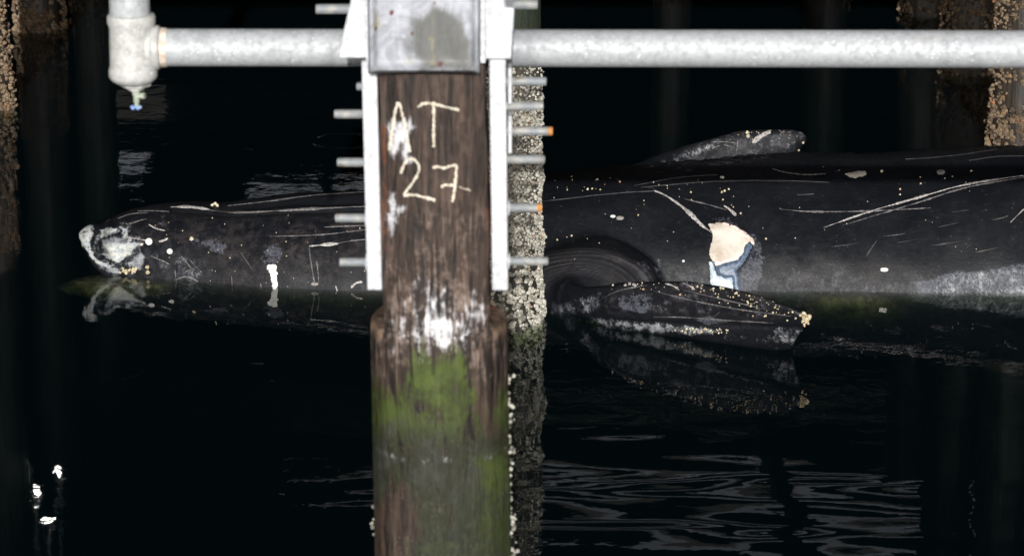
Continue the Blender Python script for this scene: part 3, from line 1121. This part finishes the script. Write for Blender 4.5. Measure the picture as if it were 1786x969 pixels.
flipper(wb, [(atY(px, yu, Yu), atY(px, yl, Yl), th_) for px, yu, Yu, yl, Yl, th_ in FFp])
# flukes, under water beyond the frame
for sg in (-1, 1):
    ellipsoid(wb, (6.55, 15.1 + sg * .55, -.38), (.32, .75, .05), rot=Matrix.Rotation(-sg * .35, 3, 'Z'))

whale = thing('whale', (0, 14.75, 0), 'dead dark whale lying in the water behind the piles, scarred, its near flipper raised', 'whale')
tmp = wb.build('tmp', M['skin'])
rm = tmp.modifiers.new('r', 'REMESH'); rm.mode = 'VOXEL'; rm.voxel_size = .0115; rm.use_smooth_shade = True
sm2 = tmp.modifiers.new('s', 'SMOOTH'); sm2.factor = .5; sm2.iterations = 6
dg = bpy.context.evaluated_depsgraph_get()
me = bpy.data.meshes.new_from_object(tmp.evaluated_get(dg))
bpy.data.objects.remove(tmp)
me.name = 'body'
body = bpy.data.objects.new('body', me)
COL.objects.link(body)
N = len(me.vertices)
co = np.empty(N * 3); me.vertices.foreach_get('co', co); co = co.reshape(-1, 3)
no = np.empty(N * 3); me.vertex_normals.foreach_get('vector', no); no = no.reshape(-1, 3)
qx, qy = proj(co)
ne_ = len(me.edges)
ed = np.empty(ne_ * 2, np.int64); me.edges.foreach_get('vertices', ed); ed = ed.reshape(-1, 2)
wgt = np.exp(-((qx - 1005) / 55) ** 4) * (co[:, 1] < 14.25) * sstep(560, 470, qy + 0 * qx) + .0
wgt = np.maximum(wgt, .9 * np.exp(-((qx - 1000) / 50) ** 4) * (co[:, 1] < 14.25) * (qy < 575))
act = np.where(wgt > .02)[0]
mask_e = (wgt[ed[:, 0]] > .02) | (wgt[ed[:, 1]] > .02)
e2 = ed[mask_e]
for _ in range(120):
    acc = np.zeros_like(co); cnt = np.zeros(N)
    np.add.at(acc, e2[:, 0], co[e2[:, 1]]); np.add.at(acc, e2[:, 1], co[e2[:, 0]])
    np.add.at(cnt, e2[:, 0], 1); np.add.at(cnt, e2[:, 1], 1)
    co[act] += (acc[act] / cnt[act][:, None] - co[act]) * (.7 * wgt[act])[:, None]
me.vertices.foreach_set('co', co.ravel()); me.update()
nf = np.empty(N * 3); me.vertex_normals.foreach_get('vector', nf); no = nf.reshape(-1, 3)
qx, qy = proj(co)
vd = co - np.array(CAMP); vd /= np.linalg.norm(vd, axis=1)[:, None]
facing = (no * vd).sum(1) < .12
near_fl = co[:, 1] < 13.62
# folds of skin around the shoulder, creases along the head
rr = np.hypot((qx - 1012) / 1.0, (qy - 512) * 1.75)
wsh = sstep(45, 70, rr) * (1 - sstep(128, 142, rr)) * (qx > 940) * (qx < 1150) * (qy < 506) * facing * (co[:, 1] > 13.55)
arc = np.sin(rr * .62 + 1.6 * np.sin(rr * .09) + 1.5 * np.sin(qx * .024)) + .5 * np.sin(rr * 1.13 + .05 * qx)
disp = .0022 * wsh * arc
disp += .010 * wsh * np.exp(-((rr - 122) / 5) ** 2) * sstep(1020, 1090, qx)


def line_dist(px, py, pts):
    d = np.full(px.shape, 1e9)
    for (ax, ay), (bx, by) in zip(pts[:-1], pts[1:]):
        ex, ey = bx - ax, by - ay
        t = np.clip(((px - ax) * ex + (py - ay) * ey) / (ex * ex + ey * ey), 0, 1)
        d = np.minimum(d, np.hypot(px - ax - t * ex, py - ay - t * ey))
    return d


def groove(pts, wid, dep):
    global disp
    disp = disp + dep * np.exp(-(line_dist(qx, qy, pts) / wid) ** 2) * facing


groove([(300, 366), (361, 369), (410, 374), (476, 371), (560, 366), (650, 362)], 4.0, -.020)
groove([(380, 361), (440, 358), (520, 352), (650, 346)], 7, -.024)
groove([(181, 389), (176, 402), (168, 416), (163, 432), (170, 448), (182, 458)], 4, -.013)
groove([(176, 420), (195, 436), (190, 441)], 3, -.012)
groove([(186, 404), (206, 402), (216, 412)], 3, -.012)
groove([(152, 430), (160, 450), (175, 461), (195, 467), (230, 464), (262, 475)], 3, -.010)
groove([(1070, 560), (1150, 563), (1270, 568), (1395, 572)], 3, -.010)
hd = sstep(330, 230, qx)
disp += .0055 * hd * (np.sin(co[:, 0] * 41 + 3 * np.sin(co[:, 2] * 17)) * np.sin(co[:, 2] * 37 + 2 * np.sin(co[:, 0] * 23)))
disp += .007 * (co[:, 1] > 13.7) * np.sin(co[:, 0] * 5.3 + 2 * np.sin(co[:, 2] * 4)) * np.sin(co[:, 2] * 8 + 2 * np.sin(co[:, 0] * 2.3))
disp += .0030 * (co[:, 1] > 13.7) * np.sin(co[:, 0] * 13 + 2 * np.sin(co[:, 2] * 9)) * np.sin(co[:, 2] * 21 + 3 * np.sin(co[:, 0] * 4))
disp += .004 * np.sin(co[:, 0] * 3.1 + 1) * np.sin(co[:, 2] * 5 + co[:, 0]) * (co[:, 1] > 13.7)
co = co + no * disp[:, None]
# peeling skin makes a ragged outline along the back
rag = np.exp(-((no * vd).sum(1) / .18) ** 2) * (co[:, 2] > .1) * (qx > 1000) * (co[:, 1] > 13.8) * (co[:, 1] < 15.6)
co = co + no * (rag * .006 * (.5 * np.sin(co[:, 0] * 57 + 2 * np.sin(co[:, 0] * 9.7)) * np.sin(co[:, 0] * 17.3 + 1) + .35 * np.sin(co[:, 0] * 131 + 3 * np.sin(co[:, 0] * 29))))[:, None]
me.vertices.foreach_set('co', (co - np.array((0, 14.75, 0))).ravel())
me.update()
body.parent = whale
me.materials.clear(); me.materials.append(M['skin'])
for p in me.polygons: p.use_smooth = True
qx, qy = proj(co)
above = co[:, 2] > -.03

white = np.zeros(N)
for poly, e, amt in (
    ([(134, 396), (150, 389), (165, 393), (163, 409), (157, 426), (154, 440), (144, 432), (135, 422)], 4, .82),
    ([(152, 428), (158, 430), (166, 449), (178, 456), (196, 463), (190, 469), (170, 461), (156, 446)], 3, 1.0),
    ([(174, 401), (186, 396), (206, 398), (203, 404), (189, 411), (176, 416)], 3, .95),
    ([(209, 394), (221, 396), (225, 411), (219, 419), (211, 414)], 3, .7),
    ([(176, 430), (190, 420), (213, 424), (236, 421), (252, 424), (239, 430), (226, 446), (209, 459), (191, 455), (178, 443), (188, 440)], 5, 1.0),
    ([(252, 419), (262, 415), (265, 424), (257, 428)], 2, .9)):
    white = np.maximum(white, amt * soft(qx, qy, poly, e))
set_attr(body, 'white', white * facing * above)
light = np.zeros(N)
for poly, e, amt in (
    ([(170, 461), (189, 464), (207, 469), (227, 455), (245, 434), (255, 452), (246, 474), (222, 461), (206, 478), (186, 473), (174, 468)], 6, .95),
    ([(174, 419), (200, 410), (235, 418), (215, 432), (180, 432)], 6, .95),
    ([(160, 400), (180, 396), (225, 392), (250, 418), (246, 440), (225, 468), (185, 468), (160, 446)], 6, .50),
    ([(196, 398), (215, 385), (246, 365), (262, 372), (245, 383), (225, 395), (205, 408)], 8, .48),
    ([(300, 452), (330, 447), (356, 470), (352, 492), (310, 488), (296, 470)], 10, .36),
    ([(1013, 551), (1075, 554), (1134, 562), (1200, 566), (1290, 578), (1222, 586), (1134, 582), (1073, 574), (1000, 560)], 8, .60),
    ([(1360, 566), (1400, 572), (1384, 606), (1350, 598), (1330, 590)], 9, .58),
    ([(1260, 580), (1345, 588), (1345, 602), (1260, 592)], 6, .42),
    ([(955, 545), (1012, 520), (1046, 514), (1040, 540), (1012, 556)], 10, .44),
    ([(1150, 283), (1205, 262), (1245, 250), (1255, 256), (1200, 277), (1140, 292), (1110, 293)], 4, .42),
    ([(1640, 488), (1673, 471), (1696, 476), (1786, 462), (2000, 440), (2000, 525), (1620, 515)], 6, .5),
    ([(1372, 247), (1388, 243), (1392, 262), (1370, 268)], 3, .3)):
    light = np.maximum(light, amt * soft(qx, qy, poly, e))
arc2 = np.sin(rr * .62 + 1.6 * np.sin(rr * .09) + .9 * np.sin(qx * .024)) + .6 * np.sin(rr * 1.13 + .05 * qx)
set_attr(body, 'fold', np.clip(wsh * (.28 + .34 * np.clip(arc2, -.6, 1.4) * (.5 + .5 * np.sin(qx * .05 + rr * .1)) + .55 * np.exp(-((rr - 122) / 3.5) ** 2) * sstep(1030, 1090, qx)), 0, 1) * facing)  # fold crests lightened in the skin colour as if lit
set_attr(body, 'light', light * facing)
grey = np.zeros(N)
for poly, e, amt in (
    ([(331, 412), (361, 417), (400, 425), (388, 444), (354, 437), (330, 428)], 8, .60),
    ([(300, 448), (345, 446), (362, 480), (330, 500), (295, 486)], 10, .55),
    ([(262, 432), (290, 440), (310, 470), (285, 480), (258, 455)], 8, .5),
    ([(455, 448), (462, 430), (484, 424), (492, 440), (480, 460), (460, 458)], 6, .66),
    ([(270, 372), (290, 372), (288, 400), (272, 395)], 6, .42),
    ([(1311, 405), (1326, 418), (1336, 455), (1322, 508), (1288, 508), (1287, 475), (1300, 458), (1312, 430)], 5, .75),
    ([(1330, 482), (1420, 492), (1560, 496), (1640, 492), (1640, 520), (1330, 520)], 10, .40),
    ([(1340, 440), (1420, 470), (1420, 500), (1330, 500)], 20, .36),
    ([(1076, 519), (1141, 508), (1138, 536), (1121, 548), (1080, 540)], 4, .75),
    ([(965, 530), (1046, 511), (1050, 540), (1012, 552), (960, 550)], 8, .62),
    ([(1206, 556), (1237, 551), (1277, 560), (1237, 568)], 3, .8),
    ([(1050, 512), (1200, 500), (1330, 528), (1390, 556), (1200, 552), (1060, 545)], 14, .34),
    ([(1100, 450), (1150, 455), (1160, 490), (1110, 495)], 16, .5),
    ([(1180, 475), (1240, 470), (1240, 505), (1180, 505)], 12, .46),
    ([(1590, 490), (1623, 487), (1673, 469), (1696, 474), (1786, 458), (2000, 436), (2000, 525), (1605, 515)], 5, .8),
    ([(1105, 294), (1180, 268), (1260, 236), (1400, 222), (1412, 245), (1380, 270), (1200, 300)], 6, .44),
    ([(1235, 380), (1270, 378), (1330, 420), (1322, 430), (1270, 392)], 4, .5)):
    grey = np.maximum(grey, amt * soft(qx, qy, poly, e))
grey = np.maximum(grey, .22 * sstep(.10, .0, co[:, 2]) * (co[:, 1] > 13.7) * (qx > 1200))
set_attr(body, 'grey', grey * facing)
brown = np.zeros(N)
for poly, e, amt in (
    ([(220, 385), (420, 378), (650, 372), (650, 520), (240, 500)], 25, 1.0),
    ([(1300, 440), (1420, 440), (1600, 470), (1600, 515), (1290, 515)], 25, .95),
    ([(1060, 496), (1200, 492), (1330, 515), (1410, 555), (1300, 560), (1060, 545)], 15, .8),
    ([(1110, 300), (1290, 222), (1410, 222), (1410, 270)], 10, .9)):
    brown = np.maximum(brown, amt * soft(qx, qy, poly, e))
set_attr(body, 'brown', brown * facing)
und = sstep(-.01, -.05, co[:, 2]) * np.maximum(soft(qx, qy, [(125, 470), (240, 474), (280, 500), (230, 520), (120, 512)], 36) * .85, soft(qx, qy, [(1440, 515), (1530, 520), (1560, 560), (1500, 610), (1440, 600), (1420, 560)], 34) * .8)
set_attr(body, 'under', und)

allf = [tuple(p.vertices) for p in me.polygons]
cov = [tuple(p) for p in co]
bvh_w = BVHTree.FromPolygons(cov, allf)
bvh_side = BVHTree.FromPolygons(cov, [f for f in allf if co[f[0], 1] > 13.72])        # the flank without the near flipper


def wpart(name, strokes, mat, label=None, **kw):
    for pts, w0, w1 in strokes:
        b = MB()
        strip(b, bvh_w, pts, w0, w1, **kw)
        if not b.v: continue
        o = b.build(name, mat, whale)
        if label: o['label'] = label


def wpatch(name, poly, mat, lift=.003, cell=4.0, rough=1.9, label=None, parent=None, ymin=0):
    """a traced patch laid on the body, thick at its middle, its edge tucked into the skin"""
    P = []
    n_ = len(poly)
    for i in range(n_):
        a, c_ = np.array(poly[i], float), np.array(poly[(i + 1) % n_], float)
        k = max(1, int(np.hypot(*(c_ - a)) / 2.5))
        for j in range(k):
            P.append(a + (c_ - a) * j / k + (np.array([random.uniform(-1, 1), random.uniform(-1, 1)]) * rough * .5 if j else 0))
    arr = np.array(P)
    gx = np.arange(arr[:, 0].min(), arr[:, 0].max(), cell); gy = np.arange(arr[:, 1].min(), arr[:, 1].max(), cell)
    GX, GY = np.meshgrid(gx, gy)
    ins = sd_poly(GX.ravel(), GY.ravel(), arr)
    inner = np.stack([GX.ravel(), GY.ravel()], 1)[ins < -1.5]
    pts = [Vector(p) for p in arr] + [Vector(p) for p in inner]
    ne = len(arr)
    vo, _, fo, ov, _, _ = delaunay_2d_cdt(pts, [(i, (i + 1) % ne) for i in range(ne)], [list(range(ne))], 1, 1e-4)
    vo2 = np.array([tuple(v) for v in vo])
    dd = -sd_poly(vo2[:, 0], vo2[:, 1], arr)
    V, ok = [], []
    for v, d_ in zip(vo, dd):
        h, nm = cast(bvh_side, v.x, v.y)
        if h is None or h.y < ymin: V.append((0, 0, 0)); ok.append(False); continue
        if nm.dot(ray(v.x, v.y)) > 0: nm = -nm
        V.append(h + nm * (-.0006 + lift * min(1, max(0, d_) / 1.5))); ok.append(True)
    F = [tuple(f) for f in fo if all(ok[i] for i in f) and max((Vector(V[f[0]]) - Vector(V[i])).length for i in f) < .12]
    b = MB(); b.add(V, F)
    b = b.keep_largest()
    o = b.build(name, mat, parent or whale, angle=80)
    if label: o['label'] = label
    return o


# the open wound
wound = wpatch('wound', [(1234, 390), (1246, 390), (1249.5, 387), (1266.6, 389), (1280.5, 395), (1299, 405.6), (1311, 419), (1308, 421), (1300.6, 427), (1297.5, 440), (1286.7, 453.6), (1273, 456.7), (1252.6, 463),
                         (1248, 464.4), (1242, 454), (1236, 444), (1238, 432), (1242, 421), (1242, 407)], M['blubber'], .005, label='open cream coloured wound on the whale side')
wpatch('wound_rim', [(1249.5, 387), (1266.6, 388), (1280.5, 393), (1299, 403.6), (1314, 416), (1317, 426), (1313, 430), (1308, 421), (1299, 411), (1282, 400), (1266, 393), (1250, 391)], M['flesh_rim'], .010, parent=wound)
wpatch('blue_layer', [(1307, 421.6), (1312, 429), (1307, 441), (1296, 461), (1285, 470), (1287, 481), (1294, 512), (1279, 512), (1277, 484.5), (1265, 484.5), (1251, 478), (1248, 466), (1243, 458), (1241, 455), (1246, 455), (1250, 464),
                      (1254, 462), (1273, 456), (1287, 452.6), (1297, 440), (1300, 427)], M['blubber_blue'], .008, parent=wound)
wpatch('white_layer', [(1236, 450), (1242, 456), (1246, 467.5), (1249.5, 478), (1259, 481.5), (1265, 485), (1277, 484), (1281, 512), (1240, 512), (1238, 475)], M['blubber_white'], .006, parent=wound)

wpart('scar', [([(1141, 333), (1158, 339), (1183, 355), (1205, 373), (1223, 392), (1243, 407)], 4, 8)], M['scar'], 'long curved pale scar running into the wound', lift=.006, jit=.2)
wpart('scratch', [([(1436, 397), (1517, 368), (1601, 344.6), (1684, 320), (1800, 304)], 3.6, 3)], M['scar'], jit=.4)
wpart('scratch', [([(1470, 393), (1545, 369.6), (1612, 350), (1684, 325), (1800, 307)], 2.2, 3)], M['scratch'], jit=.4)
wpart('scratch', [([(1361, 365), (1417, 369.6), (1517, 368), (1623, 362.4)], 3, 2.4)], M['scratch'], jit=.4)
wpart('scratch', [([(1194, 347), (1230, 355), (1267, 366)], 1.8, 2.4)], M['scratch'], jit=.4)
wpart('scratch', [([(1262, 358), (1272, 364), (1284, 376)], 3, 5)], M['scar'])
wpart('scratch', [([(1346, 294), (1369, 300.6), (1403, 305), (1440, 303)], 2.6, 2)], M['scratch'])
wpart('scratch', [([(1579, 278), (1662, 272), (1740, 260)], 2, 2)], M['scratch_faint'])
wpart('scratch', [([(1690, 280), (1740, 272), (1790, 272)], 2, 2)], M['scratch_faint'])
wpart('scratch', [([(1762, 388), (1774, 376), (1786, 364)], 3, 3)], M['scar'])
wpart('faint_scratch', [([(1106, 324), (1183, 308), (1251, 305)], 2.5, 2), ([(1118, 327), (1230, 316), (1350, 314), (1446, 318)], 2, 3), ([(948, 351), (1075, 336), (1143, 333)], 2, 2),
                        ([(1635, 396), (1672, 388)], 2.4, 2), ([(1565, 423), (1597, 418)], 2, 2), ([(1625, 428), (1680, 420)], 2, 2), ([(1510, 448), (1520, 432), (1529, 420)], 3, 2), ([(1540, 412), (1580, 407)], 2, 2),
                        ([(1660, 370), (1690, 366)], 2, 2), ([(1728, 384), (1755, 378)], 2, 2), ([(1450, 430), (1500, 424)], 2, 2), ([(1700, 440), (1740, 432)], 2, 2), ([(1390, 340), (1420, 338)], 2, 2)], M['scratch_faint'])
# scars of the head, and a highlight drawn along its top outline
wpart('scar', [([(298, 361), (325, 360), (345, 362), (365, 365)], 4, 5)], M['scar'], 'white stripe along the top of the head')
wpart('scratch', [([(361, 366), (410, 371), (476, 368), (560, 363), (640, 359.5)], 3, 5)], M['scratch'])
wpart('scratch', [([(397, 359), (476, 350), (542, 340), (640, 334)], 2, 3)], M['scratch'])
wpart('scratch', [([(186, 387), (198, 376), (213, 366.5), (236, 359), (262, 357)], 2, 2)], M['scratch'])  # outline highlight of the head, laid on as a pale ribbon
wpart('scratch', [([(259, 391), (272, 398.6), (288, 402)], 4, 2)], M['scar'])
wpart('scratch', [([(262, 446), (280, 453), (296, 461)], 1.8, 3)], M['scratch'])
wpart('scratch', [([(277, 421), (285, 419.5), (293, 415)], 5, 4)], M['scar'])
wpart('scratch', [([(222, 414), (240, 416), (254, 419)], 2, 3)], M['scar'])
wpart('scratch', [([(539, 429), (560, 427), (590, 424.5)], 6, 6)], M['scar'])
wpart('scratch', [([(590, 424), (615, 419), (640, 417)], 2.5, 2.5)], M['scratch'])
wpart('scratch', [([(539, 432), (543, 462), (549, 496)], 4, 4)], M['scratch'])
wpart('scratch', [([(552, 455), (555, 475), (556, 492)], 3, 3)], M['scratch'])
wpart('scratch', [([(565, 396), (600, 394), (640, 393)], 2.4, 2.4)], M['scratch'])
wpart('scratch', [([(550, 400), (551, 416)], 4, 4)], M['scratch_faint'])
wpart('scratch', [([(404, 482), (405, 499)], 2.6, 3), ([(454, 494), (456, 502)], 3, 3)], M['scratch'])
wpart('scratch', [([(585, 498), (589, 508)], 3, 3), ([(612, 502), (620, 493), (632, 491)], 4, 4)], M['scar'])
wpart('scratch', [([(306, 488), (325, 480), (346, 491)], 3, 3), ([(316, 446), (334, 468)], 2, 2), ([(322, 474), (350, 462)], 3, 2), ([(305, 470), (308, 495)], 3, 3), ([(330, 452), (352, 475)], 2, 2)], M['scratch'])
wpart('faint_scratch', [([(240, 368), (262, 367), (295, 369)], 2, 2), ([(205, 381), (228, 372), (258, 371)], 2, 2), ([(225, 391), (243, 384), (256, 382)], 3, 2), ([(420, 440), (440, 470)], 2, 2), ([(640, 400), (560, 410), (470, 412)], 2, 2)], M['scratch'])
wpatch('white_streak', [(463, 457), (469, 460), (483, 460), (484, 500), (484, 507), (475, 507), (473, 490), (471, 478), (465, 467)], M['spot'], .004, rough=3.0, label='white streak running down to the water')
# scars of the flippers
wpart('scratch', [([(1160, 494), (1175, 498), (1185, 506)], 3, 3), ([(1088, 498), (1100, 492), (1110, 499)], 6, 5), ([(1190, 493), (1205, 499), (1212, 505)], 3, 2)], M['scar'])
wpart('faint_scratch', [([(1140, 507), (1210, 525), (1290, 540), (1380, 551)], 2, 2), ([(1190, 505), (1260, 522), (1340, 540)], 2, 2), ([(1050, 520), (1080, 505), (1130, 497)], 2, 2), ([(1245, 552), (1256, 543)], 2, 2), ([(1140, 552), (1200, 553), (1260, 558), (1350, 563)], 2, 2)], M['scratch'])
wpart('scar', [([(1312, 250), (1325, 238), (1347, 227)], 8, 7)], M['scar'], 'white stripe on the raised far flipper')
wpart('scratch', [([(1241, 258), (1256, 254)], 5, 4), ([(1285, 264), (1287, 244)], 2.5, 2.5), ([(1240, 248), (1262, 247), (1284, 249)], 2, 2), ([(1262, 252), (1282, 258)], 2, 2), ([(1358, 227), (1368, 233)], 2.5, 2.5)], M['scratch'])

# pale spots
def circ(x, y, rx, ry=None, n=10):
    ry = ry or rx
    return [(x + rx * math.cos(k * 2 * math.pi / n), y + ry * math.sin(k * 2 * math.pi / n)) for k in range(n)]


for (x, y, rx, ry, mt) in ((296, 438, 5.6, 5.3, 'spot'), (259.5, 421, 6.6, 6.6, 'spot'), (247, 426, 3.2, 2.8, 'spot'), (1542, 470, 8, 4, 'spot'), (1641, 300, 8, 5, 'dull_spot'), (1260, 309, 4.5, 2.6, 'spot'),
                           (1069, 377, 5.2, 3, 'spot'), (1081, 380, 8, 4, 'dull_spot'), (549, 495, 7, 3.5, 'dull_spot'), (1192, 455, 2.8, 2.6, 'spot')):
    wpatch('pale_spot', circ(x, y, rx, ry), M[mt], .004, 2.5, .8)
wpatch('pale_spot', [(1473, 303), (1488, 299), (1509, 297.5), (1513, 303), (1509, 306), (1492, 311), (1483, 310)], M['blubber'], .004, 3)


# barnacles riding on the whale
def wspots(lst):
    out = []
    for x, y, r_ in lst:
        h, nm = cast(bvh_w, x, y)
        if h is None: continue
        if nm.dot(ray(x, y)) > 0: nm = -nm
        out.append((h, nm, r_ / 338, random.random()))
    return out


def whale_barnacles(lst, lo):
    """the larger ones each a part, the specks together"""
    for q in [q for q in lst if q[2] >= 2.4]:
        sp = wspots([q])
        if sp: barnacles(sp, 'barnacle', M['barn_cream'], whale, lo)
    sp = wspots([q for q in lst if q[2] < 2.4])
    if sp: tag(barnacles(sp, 'barnacle_specks', M['barn_cream'], whale, lo), kind='stuff')


L_ = [(257, 465.5, 4.4), (258, 474.6, 4.6), (334, 416, 4.6), (370, 358, 4), (375, 356, 4), (379, 359, 3.5), (428, 345, 3), (434, 343, 3.5), (440, 344, 2.5)]
L_ += [(random.uniform(208, 238), random.uniform(467, 477), random.uniform(1.6, 3)) for _ in range(26)]
whale_barnacles(L_, .4)
L_ = [(1408 + random.gauss(0, 6), 552 + random.gauss(0, 5), random.uniform(1.8, 3.6)) for _ in range(60)]
whale_barnacles(L_, .7)
L_ = []
for _ in range(105):
    x = random.triangular(1060, 1405, 1330)
    yu = np.interp(x, [q[0] for q in NF], [q[1] for q in NF])
    L_.append((x, yu + 1 + abs(random.gauss(0, 17)), random.choice((.6, .8, 1.0, 1.3, 2.0))))
L_ += [(random.uniform(1175, 1270), random.uniform(572, 580), random.uniform(.9, 1.8)) for _ in range(40)]
whale_barnacles(L_, .6)
L_ = [(x, y, r_) for x, y, r_ in ((997, 308, 2.4), (1042, 313, 2.8), (1064, 310, 1.6), (1081, 317, 2.2), (1025, 330, 2.6), (1033, 329, 2.4), (1047, 331, 1.8), (1205, 335, 2.2), (1259, 335, 2.4), (1271, 330, 2.2), (1264, 333, 2.4),
      (1261, 348, 1.8), (1113, 375, 1.8), (997, 411, 1.8), (972, 418, 2.2), (1279, 361, 1.6), (1292, 372, 2.2), (1336, 416, 2.2), (1387, 415, 1.6), (1570, 330, 2), (1570, 339, 1.8), (1606, 320, 2), (1605, 309, 1.8), (1538, 299, 3), (1694, 298, 3),
      (1661, 308, 1.6), (1648, 311, 1.6), (1305, 237, 4.5), (1303, 231, 3.5), (1401, 249, 3), (1393, 262, 2.5))]
L_ += [(random.uniform(950, 1780), random.uniform(290, 480), random.uniform(.6, 1.3)) for _ in range(30)]
L_ += [(random.gauss(1200, 60), random.gauss(345, 28), random.uniform(.6, 1.4)) for _ in range(14)] + [(random.gauss(1010, 26), random.gauss(322, 9), random.uniform(.6, 1.5)) for _ in range(12)]
L_ += [(random.uniform(250, 640), random.uniform(375, 500), random.uniform(.6, 1.4)) for _ in range(40)]
L_ += [(random.uniform(1270, 1408), random.uniform(226, 250), random.uniform(.7, 1.5)) for _ in range(24)]
whale_barnacles(L_, .35)

# ------------------------------------------------------------------ unseen lamps added to put white glints in the water at lower left
for i, (px, py, dx, lab) in enumerate(((83, 903, .045, 'lit tube lamp under the deck, mirrored lowest in the water at lower left'), (62, 850, .025, 'small lit tube lamp under the deck, mirrored above the brightest glint'), (98, 808, .025, 'small lit tube lamp farthest under the deck, mirrored topmost at lower left'))):
    g = water_pt(px, py)
    d = ray(px, py)
    LZ = 2.55
    t = LZ / (-d.z)
    X, Y = g.x + d.x * t, g.y + d.y * t
    lt = thing('tube_lamp', (X, Y, LZ), lab, 'lamp', 'tube lamps under the pier deck')
    b = MB(); b.box(X - dx / 2 - .02, X + dx / 2 + .02, Y - .05, Y + .05, LZ + .036, LZ + .09)
    b.build('lamp_housing', M['galv'], lt, bevel=.004)
    b = MB(); b.lathe([(.014, 0), (.018, .005), (.018, dx - .005), (.014, dx)], (X - dx / 2, Y, LZ), (1, 0, 0), 16)
    b.build('lamp_tube', M['lamp'], lt)
    b = MB(); b.lathe([(.012, 0), (.012, DZ - LZ - .092)], (X, Y, LZ + .089), (0, 0, 1), 10)
    b.build('stem', M['galv'], lt)
